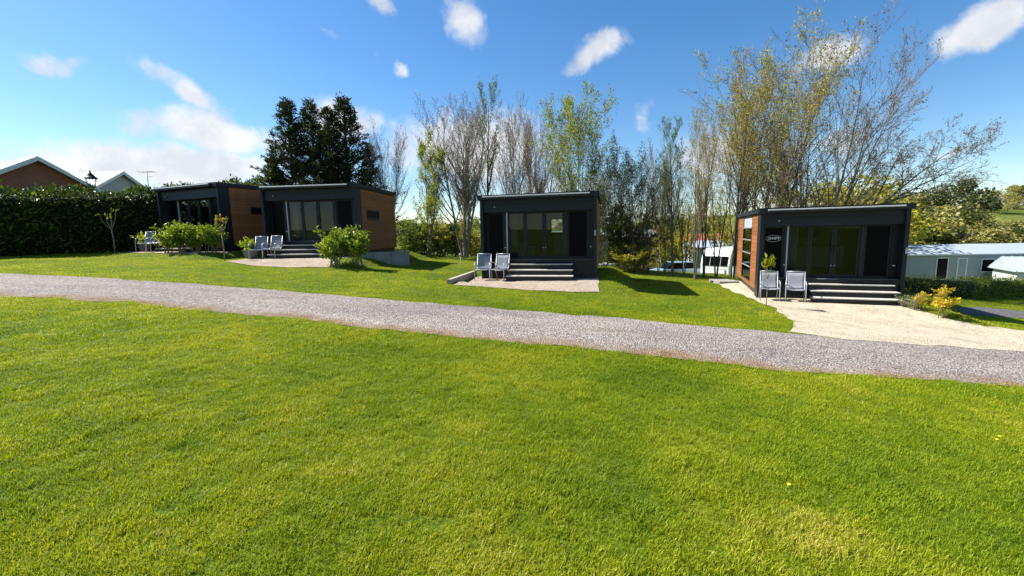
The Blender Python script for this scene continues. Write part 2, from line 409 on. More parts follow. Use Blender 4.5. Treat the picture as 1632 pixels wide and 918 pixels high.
# ------------------------------------------------------------------ the lie of the land
# cabins fitted from the photograph: front-left corner, base height, turn, width, depth
CABINS = [dict(x=-17.1, y=20.99, z=1.10, yaw=R(22.4), w=4.44, d=5.6), dict(x=-10.67, y=18.51, z=.80, yaw=R(5.9), w=4.24, d=4.4),
          dict(x=-1.13, y=15.92, z=-.01, yaw=R(13.0), w=4.24, d=5.0), dict(x=8.48, y=14.56, z=-.74, yaw=R(21.2), w=4.02, d=5.7)]
HC = 3.05
PAD_L = [(-1.2, 4.6, -1.2, 6), (-.6, 4.6, -1.6, 5), (-.5, 4.7, -1.4, 5.4), (-.3, 4.4, -1.3, 6.2)]
def terrain(x, y):
    x = np.asarray(x, float); y = np.asarray(y, float)
    k = np.log1p(np.exp(np.clip((x + 9) / 2.0, -40, 40))) * 2.0 - 9     # bends at x = -9
    xs = np.where(x < 40, k, 40 + (k - 40) * .25)
    g = -.055 * xs - .03 * np.minimum(x, 45) - .02
    g = g - 1.35 * sstep(25, 37, y) * sstep(-9, 0, x)
    rise = sstep(66, 175, y) * (4.5 + 11.0 * sstep(-20, 150, x)) * (1 + .12 * np.sin(x * .021 + 1.0))
    g = g + rise
    for c, (u0, u1, v0, v1) in zip(CABINS, PAD_L):
        a, b = math.cos(c['yaw']), math.sin(c['yaw'])
        dx, dy = x - c['x'], y - c['y']
        u = dx * a - dy * b; v = dx * b + dy * a
        o = np.maximum(np.maximum(u0 - u, u - u1), np.maximum(v0 - v, v - v1))
        wgt = 1 - sstep(-.1, 1.1, o)
        g = g * (1 - wgt) + c['z'] * wgt
    und = (fbm(x * .45, y * .45) - .5) * .10 + (fbm(x * 1.7 + 9, y * 1.7) - .5) * .035
    g = g + und * sstep(250, 40, np.hypot(x, y)) * (1 - road_w(x, y)) 
    return g
ROAD_FAR = [(-60, 16.5), (-30, 13.2), (-13.54, 11.2), (-9.54, 10.46), (-6.17, 9.98), (-3.07, 9.55), (0, 9.22), (2.45, 8.92), (5.71, 8.5), (10.4, 8.3), (16, 7.9), (30, 7.0), (60, 4)]
ROAD_NEAR = [(-60, 12.8), (-30, 9.8), (-13, 8.05), (-9.2, 7.6), (-7.0, 7.55), (-4.5, 7.15), (-2.2, 6.75), (0, 6.39), (1.7, 6.1), (3.8, 5.75), (7.2, 5.6), (16, 4.9), (30, 4.0), (60, 1)]
def _ri(L, x):
    L = np.array(L); return np.interp(x, L[:, 0], L[:, 1])
def road_w(x, y):
    return sstep(-.6, .1, np.minimum(y - _ri(ROAD_NEAR, x), _ri(ROAD_FAR, x) - y))
def gz(x, y): return float(terrain(x, y))
def ground_at(px, py):
    d = ray(px, py); o = Vector((0, 0, EYE)); t = 1.0
    while t < 400:
        p = o + d * t
        if p.z < gz(p.x, p.y):
            return p
        t += .02 if t < 40 else .2
    return p

gx = np.concatenate([np.linspace(-400, -60, 30, endpoint=False), np.linspace(-60, -26, 34, endpoint=False), np.arange(-26, 28, .22), np.linspace(28, 70, 50, endpoint=False), np.linspace(70, 500, 60)])
gy = np.concatenate([np.linspace(-300, -30, 20, endpoint=False), np.linspace(-30, -2, 28, endpoint=False), np.arange(-2, 26, .22), np.linspace(26, 80, 70, endpoint=False), np.linspace(80, 260, 60, endpoint=False), np.linspace(260, 600, 20)])
X, Y = np.meshgrid(gx, gy, indexing='ij'); Z = terrain(X, Y)
nx, ny = len(gx), len(gy)
I = np.arange(nx * ny).reshape(nx, ny)
F = np.stack([I[:-1, :-1], I[1:, :-1], I[1:, 1:], I[:-1, 1:]], -1).reshape(-1, 4)
me = mesh_np('ground', np.stack([X, Y, Z], -1).reshape(-1, 3), F, True)
me.materials.append(M['turf']); me.materials.append(M['field'])
cy = Y[:-1, :-1].reshape(-1)
me.polygons.foreach_set('material_index', (cy > 62).astype(np.int32))
tag(link('ground', me), kind='structure')

def strip_sheet(name, mat, xs, lo, hi, n, lift):
    """ribbon between two edge lines that lies on the land"""
    V = []; U = []
    t_ = np.linspace(0, 1, n)
    yl = lo(xs); yh = hi(xs)
    XX = np.repeat(xs[:, None], n, 1); YY = yl[:, None] * (1 - t_) + yh[:, None] * t_
    ZZ = terrain(XX, YY) + lift
    crown = np.sin(np.pi * t_) * .015; ZZ = ZZ + crown
    I = np.arange(len(xs) * n).reshape(len(xs), n)
    F = np.stack([I[:-1, :-1], I[1:, :-1], I[1:, 1:], I[:-1, 1:]], -1).reshape(-1, 4)
    me = mesh_np(name, np.stack([XX, YY, ZZ], -1).reshape(-1, 3), F, True)
    uv = me.uv_layers.new(name='UVMap'); UVv = np.stack([XX * .1, np.repeat(t_[None], len(xs), 0)], -1).reshape(-1, 2)
    uv.data.foreach_set('uv', UVv[F.ravel()].astype(np.float32).ravel())
    return tag(link(name, me, mat), kind='structure')
xs = np.concatenate([np.linspace(-60, -18, 90, endpoint=False), np.arange(-18, 20, .09), np.linspace(20, 60, 80)])
e_near = lambda x: _ri(ROAD_NEAR, x) + (fbm(x * 1.3, x * 0 + 3.1, 4) - .5) * .45 + (fbm(x * .35, x * 0 + 40, 2) - .5) * .3
e_far = lambda x: _ri(ROAD_FAR, x) + (fbm(x * 1.7, x * 0 + 8.3, 4) - .5) * .32
road = strip_sheet('road', M['track_stone'], xs, e_near, e_far, 22, .012)

def poly_sheet(name, mat, pts, lift, step=.16, wob=.12):
    """sheet with a ragged outline that lies on the land"""
    pts = np.array(pts, float); n = len(pts); P2 = []
    for i in range(n):
        a, b = pts[i], pts[(i + 1) % n]; L = np.hypot(*(b - a)); k = max(1, int(L / step))
        for j in range(k): P2.append(a + (b - a) * j / k)
    P2 = np.array(P2)
    P2 = P2 + (np.stack([fbm(P2[:, 0] * 2.1, P2[:, 1] * 2.1), fbm(P2[:, 0] * 2.1 + 50, P2[:, 1] * 2.1)], -1) - .5) * wob * 2
    bm = bmesh.new(); vs = [bm.verts.new((p[0], p[1], 0)) for p in P2]
    f = bm.faces.new(vs); bmesh.ops.triangulate(bm, faces=[f])
    for _ in range(5):
        es = [e for e in bm.edges if e.calc_length() > .55]
        if not es: break
        bmesh.ops.subdivide_edges(bm, edges=es, cuts=1); bmesh.ops.triangulate(bm, faces=bm.faces)
    co = np.array([v.co[:] for v in bm.verts]); z = terrain(co[:, 0], co[:, 1]) + lift
    for v, zz in zip(bm.verts, z): v.co.z = zz
    bmesh.ops.recalc_face_normals(bm, faces=bm.faces)
    if sum(fc.normal.z for fc in bm.faces) < 0: bmesh.ops.reverse_faces(bm, faces=bm.faces)
    me = bpy.data.meshes.new(name); bm.to_mesh(me); bm.free()
    MASKS.append(P2)
    return tag(link(name, me, mat), kind='structure')
MASKS = []
def G2(*L): return [tuple(ground_at(*q)[:2]) for q in L]
def loc(ci, u, v, dz=0.0):
    c = CABINS[ci]; a, b = math.cos(c['yaw']), math.sin(c['yaw'])
    return Vector((c['x'] + u * a + v * b, c['y'] - u * b + v * a, c['z'] + dz))
L2 = lambda ci, u, v: tuple(loc(ci, u, v)[:2])
pad4 = [L2(3, -.75, 5.2), *G2((1152, 458), (1190, 474), (1235, 492), (1262, 512), (1269, 524), (1262, 531)), *[(x, float(_ri(ROAD_FAR, x)) - .25) for x in (6.5, 8, 9.5, 11, 13, 16)],
        (17, 9.3), (15.2, 10.4), *G2((1570, 521), (1515, 511), (1470, 497), (1436, 487)), L2(3, 4.1, 1.0), L2(3, 4.0, 3), L2(3, .5, 5.0)]
poly_sheet('gravel_forecourt', M['cream_gravel'], pad4, .022)
pad3 = [*G2((722, 455), (955, 466.5)), L2(2, 4.3, .1), L2(2, 4.1, 1.5), L2(2, .2, 1.5), L2(2, -.35, .2)]
poly_sheet('gravel_patio', M['buff_gravel'], pad3, .022, wob=.05)
pad2 = [*G2((357, 417), (395, 423), (450, 427), (520, 427)), L2(1, 4.2, -.3), L2(1, 4.1, 1.0), L2(1, .2, 1.0), L2(1, -.5, .0)]
poly_sheet('gravel_patio', M['buff_gravel'], pad2, .022, wob=.08)
pad1 = [L2(0, -1.8, -1.3), L2(0, 4.7, -1.5), L2(0, 4.9, -.2), L2(0, 3.9, 1), L2(0, .2, 1), L2(0, -2.2, .3)]
poly_sheet('gravel_patio', M['buff_gravel'], pad1, .022, wob=.1)
path_r = G2((1518, 492), (1560, 489), (1632, 497), (1632, 508), (1540, 503))
path_r = [path_r[0], path_r[1], path_r[2], (path_r[2][0] + 6, path_r[2][1] + .2), (path_r[3][0] + 6, path_r[3][1] + .2), path_r[3], path_r[4]]
poly_sheet('path', M['dark_gravel'], path_r, .018, wob=.1)

def inside(P, poly):
    x, y = P[:, 0], P[:, 1]; r = np.zeros(len(P), bool); n = len(poly); j = n - 1
    for i in range(n):
        xi, yi = poly[i]; xj, yj = poly[j]
        c = ((yi > y) != (yj > y)) & (x < (xj - xi) * (y - yi) / (yj - yi + 1e-12) + xi)
        r ^= c; j = i
    return r

# ------------------------------------------------------------------ cabins
def boards(parent, xpos, out, segs, z0, z1, pitch=.145, mat='timber'):
    """horizontal cladding boards on a side wall at x = xpos; out = +1/-1; segs = list of (y0, y1)"""
    n = int(round((z1 - z0) / pitch)); pitch = (z1 - z0) / n; cache = {}
    for (y0, y1, za, zb) in segs:
        me = None
        for i in range(n):
            zc = z0 + i * pitch
            if zc + pitch * .5 < za or zc + pitch * .5 > zb: continue
            if me is None:
                o = MB().box(0, .022 * out, y0, y1, .004, pitch - .004, .003).build('board', M[mat], parent); me = o.data
            else:
                o = bpy.data.objects.new('board', me); col.objects.link(o); o.parent = parent
            o.location = (xpos, 0, zc)

def text_part(s, size, mat, parent, M4, name='lettering', shear=0.0):
    cu = bpy.data.curves.new(name, 'FONT'); cu.body = s; cu.size = size; cu.align_x = 'CENTER'; cu.align_y = 'CENTER'; cu.extrude = .003; cu.shear = shear; cu.offset = size * .025
    o = bpy.data.objects.new('tmp', cu); col.objects.link(o)
    me = bpy.data.meshes.new_from_object(o.evaluated_get(bpy.context.evaluated_depsgraph_get()))
    bpy.data.objects.remove(o); bpy.data.curves.remove(cu)
    me.materials.clear(); t_ = link(name, me, mat, parent); t_.matrix_local = M4; return t_

def make_cabin(i, label, side, steps_u, logo=False, slit=None, strip=None, lamp=True, back_win=None, flue=False, cassette='silver'):
    c = CABINS[i]; W, D = c['w'], c['d']; H = HC
    root = empty('cabin', (c['x'], c['y'], c['z']), -c['yaw'])
    tag(root, label, 'cabin', 'glamping cabins along the track')
    fl = .70                                              # floor level
    box('base', M['charcoal_frame'], root, .10, W - .10, .16, D - .08, -.6, .30)
    box('plinth', M['charcoal_frame'], root, .113, W - .113, .045, .095, -.4, fl - .105)
    box('floor', M['interior_floor'], root, .06, W - .06, .10, D - .04, .30, fl)
    # frame of the open front
    box('post', M['charcoal'], root, 0, .11, 0, .52, -.35, H - .13, .006)
    box('post', M['charcoal'], root, W - .11, W, 0, .52, -.35, H - .13, .006)
    rf = box('roof', M['roof_felt'], root, -.05, W + .05, -.05, D + .05, H - .13, H, .01)
    box('roof_trim', M['charcoal'], rf, -.07, W + .07, -.075, -.052, H - .17, H + .012)
    box('roof_trim', M['charcoal'], rf, -.075, -.052, -.05, D + .05, H - .15, H + .012)
    box('roof_trim', M['charcoal'], rf, W + .052, W + .075, -.05, D + .05, H - .15, H + .012)
    aw = box('awning_cassette', M['charcoal'], root, .18, W - .24, -.205, -.077, H - .16, H - .045, .012)
    box('lead_rail', M['white_paint'], aw, .17, W - .23, -.245, -.207, H - .085, H - .045, .006)
    box('header', M['charcoal'], root, .112, W - .112, .10, .36, 2.44, H - .132)
    box('header_lip', M['charcoal_frame'], root, .113, W - .113, .075, .098, 2.68, 2.72)
    if flue:
        MB().lathe([(.06, 0), (.06, .32), (.10, .33), (.10, .42), (.03, .46)], 12, (W - .5, D - 1.0, H - .01)).build('flue', M['lamp_black'], root)
    # glazed front, set back behind the posts
    gy = .36; z0, z1 = fl, 2.44
    def panel(name, x0, x1, mat, handle=None, fw=.055):
        p = MB()
        p.box(x0, x0 + fw, gy, gy + .06, z0, z1).box(x1 - fw, x1, gy, gy + .06, z0, z1)
        p.box(x0 + fw, x1 - fw, gy, gy + .06, z1 - fw, z1).box(x0 + fw, x1 - fw, gy, gy + .06, z0, z0 + fw * 1.6)
        p = p.build(name, M['charcoal_frame'], root)
        box('pane' if mat == 'glass' else 'panel', M[mat], p, x0 + fw - .004, x1 - fw + .004, gy + .022, gy + .034, z0 + fw * 1.6 - .004, z1 - fw + .004)
        if handle is not None:
            MB().tube([(handle, gy - .005, 1.55), (handle, gy - .05, 1.55), (handle, gy - .05, 1.66), (handle, gy - .05, 1.78), (handle, gy - .005, 1.78)], .011, 6).build('handle', M['lamp_black'], p)
        return p
    s = W / 4.1
    e = [.17, .80, .93, 1.56, 2.26, 2.98, 3.08, 3.80]
    e = [v * s for v in e]
    # gaps between panels are upright posts of the frame
    box('jamb', M['charcoal_frame'], root, .112, e[0] - .002, gy - .02, gy + .08, z0, z1)
    p = panel('wall_panel', e[0], e[1], 'black_panel')
    box('mullion', M['charcoal'], root, e[1] + .002, e[2] - .05, gy - .03, gy + .08, z0, z1)
    box('mullion', M['silver'], root, e[2] - .048, e[2] - .004, gy - .035, gy + .06, z0, z1)  # light strip painted in for the sunlit left edge of the frame
    panel('fixed_window', e[2], e[3] - .002, 'glass')
    d1 = panel('glass_door', e[3] + .002, e[4] - .002, 'glass', e[4] - .03, .075)
    d2 = panel('glass_door', e[4] + .002, e[5], 'glass', e[4] + .03, .075)
    for hx in (e[4] - .05, e[4] + .05):
        MB().lathe([(.012, -.02), (.022, -.01), (.022, .01), (.012, .02)], 10, (hx, gy - .03, 1.12)).build('knob', M['silver'], d1 if hx < e[4] else d2)
    box('mullion', M['charcoal'], root, e[5] + .002, e[6] - .002, gy - .03, gy + .08, z0, z1)
    panel('wall_panel', e[6], e[7], 'black_panel')
    box('jamb', M['charcoal_frame'], root, e[7] + .002, W - .112, gy - .02, gy + .08, z0, z1)
    sill = box('door_sill', M['charcoal_frame'], root, .113, W - .113, -.02, gy - .004, fl - .1, fl - .012)
    for hx in (e[1] + .04, e[7] + .10):
        MB().lathe([(.03, -.02), (.035, 0), (.03, .02)], 10, (hx, gy - .045, 1.13)).build('spot_light', M['white_paint'], root)
    # side walls: cladding boards on the side that shows
    for sd in ('left', 'right'):
        xo = .03 if sd == 'left' else W - .03
        out = -1 if sd == 'left' else 1
        y0, y1 = .525, D
        xi = xo + (.06 if sd == 'left' else -.06)
        if sd == side and strip:
            sa, sb = strip
            wl_ = MB().box(min(xo, xi), max(xo, xi), y0, sa, .3, H - .14).box(min(xo, xi), max(xo, xi), sb, y1, .3, H - .14).build('side_wall', M['charcoal'], root)
        else:
            wl_ = box('side_wall', M['charcoal'], root, min(xo, xi), max(xo, xi), y0, y1, .3, H - .14)
        if sd != side: continue
        zt, zb = H - .17, .24
        if strip:
            sa, sb = strip
            boards(wl_, xo, out, [(y0, sa - .03, -9, 9), (sb + .03, y1, -9, 9), ], zb, zt)
            wn_ = MB(); xa, xb = sorted((xo + out * .03, xo - out * .04))
            zs = [.40, .93, 1.44, 1.95, 2.42, H - .19]
            wn_.box(xa, xb, sa - .028, sa + .02, .34, H - .17).box(xa, xb, sb - .02, sb + .028, .34, H - .17)
            for z in zs: wn_.box(xa + .004, xb - .004, sa + .02, sb - .02, z - .022, z + .022)
            wn_ = wn_.build('strip_window', M['charcoal_frame'], root)
            for k in range(len(zs) - 1):
                box('glazing_bar', M['silver'], wn_, *sorted((xo + out * .031, xo + out * .040)), sa + .03, sb - .03, zs[k + 1] - .02, zs[k + 1] + .02) if k < 4 else None
                box('pane', M['pale_roof_and_reflection'] if k == 4 else M['glass'], wn_, *sorted((xo - .004, xo + .004)), sa + .016, sb - .016, zs[k] + .02, zs[k + 1] - .02)  # top pane is opaque pale blue: a light reflection painted in
            boards(wl_, xo, out, [(sa - .03, sb + .03, -9, .33)], zb, zt)
        elif slit:
            sa, sb, za, zb2 = slit
            boards(wl_, xo, out, [(y0, sa, za, zb2), (sb, y1, za, zb2), (y0, y1, -9, za), (y0, y1, zb2, 9)], zb, zt)
            xa, xb = sorted((xo + out * .035, xo - out * .01))
            f_ = MB().box(xa, xb, sa, sb, za, za + .05).box(xa, xb, sa, sb, zb2 - .05, zb2).box(xa, xb, sa, sa + .05, za + .05, zb2 - .05).box(xa, xb, sb - .05, sb, za + .05, zb2 - .05).build('slit_window', M['charcoal_frame'], root)
            box('pane', M['black_panel'], f_, *sorted((xo + out * .004, xo + out * .016)), sa + .048, sb - .048, za + .048, zb2 - .048)
        else:
            boards(wl_, xo, out, [(y0, y1, -9, 9)], zb, zt)
    # back wall and what can be seen inside
    bw = MB()
    if back_win:
        u0, u1, a, b = back_win
        bw.box(.09, u0, D - .1, D, .3, H - .14).box(u1, W - .09, D - .1, D, .3, H - .14).box(u0, u1, D - .1, D, .3, a).box(u0, u1, D - .1, D, b, H - .14)
    else: bw.box(.09, W - .09, D - .1, D, .3, H - .14)
    bwo = bw.build('back_wall', M['cream_paint'], root)
    if back_win:
        fm = MB().box(u0, u0 + .05, D - .12, D + .01, a, b).box(u1 - .05, u1, D - .12, D + .01, a, b).box(u0 + .05, u1 - .05, D - .12, D + .01, a, a + .05).box(u0 + .05, u1 - .05, D - .12, D + .01, b - .05, b).build('back_window', M['charcoal_frame'], root)
        box('pane', M['glass'], fm, u0 + .048, u1 - .048, D - .06, D - .05, a + .048, b - .048)
    ct = box('kitchen_counter', M['white_paint'], root, W * .52, W - .12, D - .75, D - .12, fl, fl + .86)
    box('worktop', M['lamp_black'], ct, W * .51, W - .11, D - .78, D - .105, fl + .862, fl + .90)
    box('cooker_hood', M['charcoal'], root, W * .6, W * .78, D - .45, D - .105, 1.95, 2.35)
    bd = MB().box(.35, 1.75, 1.9, 3.8, fl, fl + .45, .04).build('bed', M['fabric_grey'], root)
    box('pillow', M['white_paint'], bd, .45, 1.0, 3.35, 3.75, fl + .45, fl + .58, .05)
    # curtain gathered at the end of the fixed window
    cu_ = []
    n = 26
    for k in range(n + 1): cu_.append((e[2] + .07 + .24 * k / n, .62 + .035 * math.sin(k * 1.6)))
    V = [(x, y, zz) for zz in (fl + .03, 2.4) for x, y in cu_]
    me_ = mesh_np('curtain', V, [(k, k + 1, n + 2 + k, n + 1 + k) for k in range(n)], True)
    cu_o = link('curtain', me_, M['fabric_grey'], root)
    sol = cu_o.modifiers.new('thickness', 'SOLIDIFY'); sol.thickness = .006
    # steps up to the doors
    su0, su1 = steps_u
    for k in range(3):
        zt = .555 - .185 * k; yf = -.26 - .29 * k
        st_ = MB().box(su0 - .03 * k, su1 + .03 * k, yf + .025, -.022 if k == 0 else yf + .288, -.2 if k == 2 else zt - .185, zt - .037).build('step', M['charcoal_frame'], root)
        box('tread', M['tread_grey'], st_, su0 - .03 * k - .02, su1 + .03 * k + .02, yf, yf + .31 if k else -.024, zt - .035, zt, .006)
    mat_ = box('door_mat', M['fabric_grey'], root, e[3] + .2, e[3] + .75, -.01, .28, fl - .011, fl - .002)
    if lamp:
        lm = MB().lathe([(.032, -.10), (.032, -.015), (.02, 0), (.032, .015), (.032, .10)], 10, (W - .055, -.05, 1.62)).build('wall_lamp', M['silver'], root)
        box('lamp_bracket', M['charcoal_frame'], lm, W - .075, W - .035, -.03, -.001, 1.58, 1.66)
    sp = MB().lathe([(.02, 0), (.035, -.03), (.045, -.05), (.02, -.055)], 10, (.55, .06, 2.665)).build('soffit_light', M['silver'], root)
    if logo:
        cxl = (e[0] + e[1]) / 2; zc = 2.03; yl = gy + .012
        ring = MB(); pts = [(cxl + .225 * math.cos(a_), yl, zc + .105 * math.sin(a_)) for a_ in np.linspace(0, 2 * math.pi, 41)]
        ring.tube(pts, .005, 6)
        ring = ring.build('sign_ring', M['white_paint'], root); tag(ring, 'white oval ring round the lettering')
        text_part('SWIFT', .125, M['white_paint'], root, Matrix.Translation((cxl, yl, zc)) @ Matrix.Rotation(R(90), 4, 'X'), 'lettering', .3)
    return root

def v_on_side(ci, u, px, zf):
    """depth along a side wall at which the wall is seen at pixel column px"""
    c = CABINS[ci]; best = None
    for k in range(600):
        v = k * .01; p = loc(ci, u, v, zf) - Vector((0, 0, EYE))
        x = 816 + FPX * p.dot(_rt) / p.dot(_fw)
        if best is None or abs(x - px) < best[0]: best = (abs(x - px), v)
    return best[1]
sA = sorted((v_on_side(3, 0, 1198, 2.2), v_on_side(3, 0, 1184.5, 2.2)))
make_cabin(0, 'leftmost dark cabin beside the tall hedge with timber side and roof flue', 'right', (1.0, 3.1), slit=(1.5, 3.2, 1.74, 2.04), flue=True, lamp=False)
make_cabin(1, 'dark cabin in front of the tall conifers with brown timber right side', 'right', (.75, 3.0), slit=(1.0, 2.35, 1.62, 2.02), lamp=False)
make_cabin(2, 'middle dark cabin with a view right through its back window', 'right', (1.2, 3.4), back_win=(1.95, 2.9, 1.62, 2.32))
make_cabin(3, 'dark cabin with white oval sign and sunlit orange timber left side', 'left', (1.5, 3.68), logo=True, strip=tuple(sA))

# ------------------------------------------------------------------ garden chairs
def make_chair():
    r = empty('garden_chair')
    fm = M['silver']; hw = .27
    for s in (-1, 1):
        x = s * hw
        arm = MB().tube([(x, -.30, 0), (x, -.285, .30), (x, -.27, .55), (x, -.23, .615), (x, -.15, .645), (x, -.02, .645), (x, .10, .63), (x, .17, .56), (x, .19, .47)], .014, 8).build('armrest', fm, r)
        MB().tube([(x * .96, .33, 0), (x * .96, .22, .22), (x * .96, .10, .41)], .013, 8).build('leg', fm, r)
        MB().tube([(x * .93, -.24, .405), (x * .93, .10, .39), (x * .93, .19, .47), (x * .93, .31, .93)], .013, 8).build('side_rail', fm, r)
    MB().tube([(-.25, .31, .93), (.25, .31, .93)], .013, 8).build('top_rail', fm, r)
    n = 7
    def sling(name, prof):
        V = []; F = []
        for j, (y, z) in enumerate(prof):
            for k in range(n):
                u = k / (n - 1); V.append(((u - .5) * .49, y, z - .018 * math.sin(math.pi * u)))
        for j in range(len(prof) - 1):
            for k in range(n - 1): F.append((j * n + k, j * n + k + 1, (j + 1) * n + k + 1, (j + 1) * n + k))
        o = link(name, mesh_np(name, V, F, True), M['fabric_grey'], r)
        so = o.modifiers.new('thickness', 'SOLIDIFY'); so.thickness = .008
    sling('seat', [(-.27, .385), (-.25, .41), (-.12, .405), (.02, .395), (.10, .392)])
    sling('backrest', [(.125, .41), (.165, .45), (.20, .50), (.235, .63), (.27, .78), (.31, .925)])
    return r
proto = make_chair(); used = False
chair_spots = [(0, .15, -.75, 18, 'grey garden chair at the leftmost cabin, partly hidden by leafy shrub row'),
               (0, .95, -.8, -8, 'second grey garden chair behind the leafy shrub row at leftmost cabin'),
               (1, .18, -.62, 8, 'left chair of the pair beside bowl planter, cabin before conifers'),
               (1, .80, -.60, -2, 'right chair of the pair beside bowl planter, nearest those cabin steps'),
               (2, .20, -.42, 6, 'left of two grey chairs at middle cabin, next to timber edging'),
               (2, .88, -.62, -10, 'right of two grey chairs at middle cabin, beside its steps'),
               (3, .28, -.50, -4, 'left of two grey chairs at oval-sign cabin, behind young sapling'),
               (3, 1.0, -.60, -10, 'right of two grey chairs at oval-sign cabin, beside its steps')]
for (ci, u, v, rot, lab) in chair_spots:
    o = proto if not used else copy_tree(proto); used = True
    p = loc(ci, u, v); o.location = (p.x, p.y, gz(p.x, p.y) + .024); o.rotation_euler = (0, 0, R(rot) - CABINS[ci]['yaw'])
    tag(o, lab, 'chair', 'garden chairs outside the cabins')

# ------------------------------------------------------------------ plants: growth code
def tubes_np(segs, sides=4):
    """segs: array (n, 8) p0 p1 r0 r1 -> V, F"""
    S = np.asarray(segs, float); p0, p1 = S[:, :3], S[:, 3:6]; r0, r1 = S[:, 6], S[:, 7]
    d = p1 - p0; d /= np.linalg.norm(d, axis=1, keepdims=True) + 1e-9
    ref = np.where(np.abs(d[:, 2:3]) > .9, np.array([[1., 0, 0]]), np.array([[0, 0, 1.]]))
    a = np.cross(d, ref); a /= np.linalg.norm(a, axis=1, keepdims=True) + 1e-9; b = np.cross(d, a)
    th = np.arange(sides) * 2 * np.pi / sides
    ring = a[:, None] * np.cos(th)[None, :, None] + b[:, None] * np.sin(th)[None, :, None]
    V = np.concatenate([p0[:, None] + ring * r0[:, None, None], (p1 + d * r1[:, None] * .3)[:, None] + ring * r1[:, None, None]], 1)
    n = len(S); base = (np.arange(n) * 2 * sides)[:, None, None]; k = np.arange(sides)
    q = np.stack([k, (k + 1) % sides, sides + (k + 1) % sides, sides + k], -1)[None]
    return V.reshape(-1, 3), (base + q).reshape(-1, 4)
def leaves_np(P, size, rng, droop=0.0, slim=.5, dirs=None):
    """one folded, pointed leaf (two triangles' worth of quad) at each point"""
    n = len(P); L = size * rng.uniform(.6, 1.25, n)
    d = rng.normal(size=(n, 3)) if dirs is None else dirs + rng.normal(size=(n, 3)) * .55
    d[:, 2] -= droop; d /= np.linalg.norm(d, axis=1, keepdims=True)
    a = np.cross(d, rng.normal(size=(n, 3))); a /= np.linalg.norm(a, axis=1, keepdims=True) + 1e-9
    nn = np.cross(d, a)
    m = P + d * (L * .45)[:, None] + nn * (L * .10)[:, None]
    V = np.stack([P, m + a * (L * slim * .5)[:, None], P + d * L[:, None], m - a * (L * slim * .5)[:, None]], 1)
    return V.reshape(-1, 3), np.arange(n * 4).reshape(n, 4)
class Tree:
    def __init__(s, seed): s.rng = np.random.RandomState(seed); s.limb = []; s.twig = []; s.tip = []
    def grow(s, p, d, length, r, lvl, spec):
        rng = s.rng; sp = spec[lvl]; n = sp['n']; step = length / n
        d = np.array(d, float); d /= np.linalg.norm(d); p = np.array(p, float); path = []
        for i in range(n):
            t = (i + 1) / n
            d = d + rng.normal(size=3) * sp['wob'] + np.array([0, 0, sp['up']]) + np.array(sp.get('pull', (0, 0, 0)))
            d /= np.linalg.norm(d); q = p + d * step
            ra = r * (1 - (i / n) * sp['tap']); rb = r * (1 - t * sp['tap'])
            (s.limb if lvl < 2 else s.twig).append([*p, *q, ra, rb]); path.append((p.copy(), q.copy(), d.copy(), rb, t)); p = q
        if lvl + 1 < len(spec):
            k = max(1, int(round(sp['kids'] * rng.uniform(.8, 1.2))))
            t0 = sp.get('from', .25)
            for j in range(k):
                t = t0 + (1 - t0) * (j + rng.rand()) / k; i = min(n - 1, int(t * n)); a, b, dd, rb, _ = path[i]
                pos = a + (b - a) * (t * n - i)
                ax = np.cross(dd, rng.normal(size=3)); ax /= np.linalg.norm(ax) + 1e-9
                ang = R(sp['ang'] * rng.uniform(.7, 1.3)); nd = dd * math.cos(ang) + ax * math.sin(ang)
                s.grow(pos, nd, length * sp['rat'] * rng.uniform(.7, 1.2) * (1.15 - sp.get('short', .6) * t), max(.0075, rb * sp['rr']), lvl + 1, spec)
        else: s.tip += [(q, dd) for (_, q, dd, _, _) in path]
def tree_meshes(T, barkm, leafm=None, nleaf=0, lsize=.1, clump=.12, lo=0.0, droop=.1, name='tree', minz=None):
    V, F = tubes_np(T.limb, 7); tr = mesh_np('trunk', V, F, True); tr.materials.append(M[barkm])
    out = [tr, None, None]
    if len(T.twig):
        V, F = tubes_np(T.twig, 3); tw = mesh_np('branches', V, F, True); tw.materials.append(M[barkm]); out[1] = tw
    if nleaf:
        rng = T.rng; P = np.array([q for q, _ in T.tip]); D_ = np.array([d for _, d in T.tip])
        zmax = P[:, 2].max()
        w = np.where(P[:, 2] > lo * zmax, 1.0, .12) * (.15 + fbm(P[:, 0] * .7 + 31, P[:, 2] * .7 + P[:, 1] * .3, 2) ** 2 * 3); w /= w.sum()
        idx = rng.choice(len(P), nleaf, p=w)
        V, F = leaves_np(P[idx] + rng.normal(size=(nleaf, 3)) * clump, lsize, rng, droop, .62, D_[idx])
        lf = mesh_np('crown', V, F); lf.materials.append(M[leafm]); out[2] = lf
    return out
def place_tree(meshes, x, y, h, rz, label, group='trees in the row behind the cabins', name='tree', sx=1.0, z=None, cat='tree'):
    o = empty(name, (x, y, (gz(x, y) if z is None else z) - .05), rz); o.scale = (h * sx, h * sx, h)
    tag(o, label, cat, group)
    link('trunk', meshes[0], None, o)
    if meshes[1]: tag(link('branches', meshes[1], None, o), kind='stuff')
    if meshes[2]: tag(link('crown', meshes[2], None, o), kind='stuff')
    return o
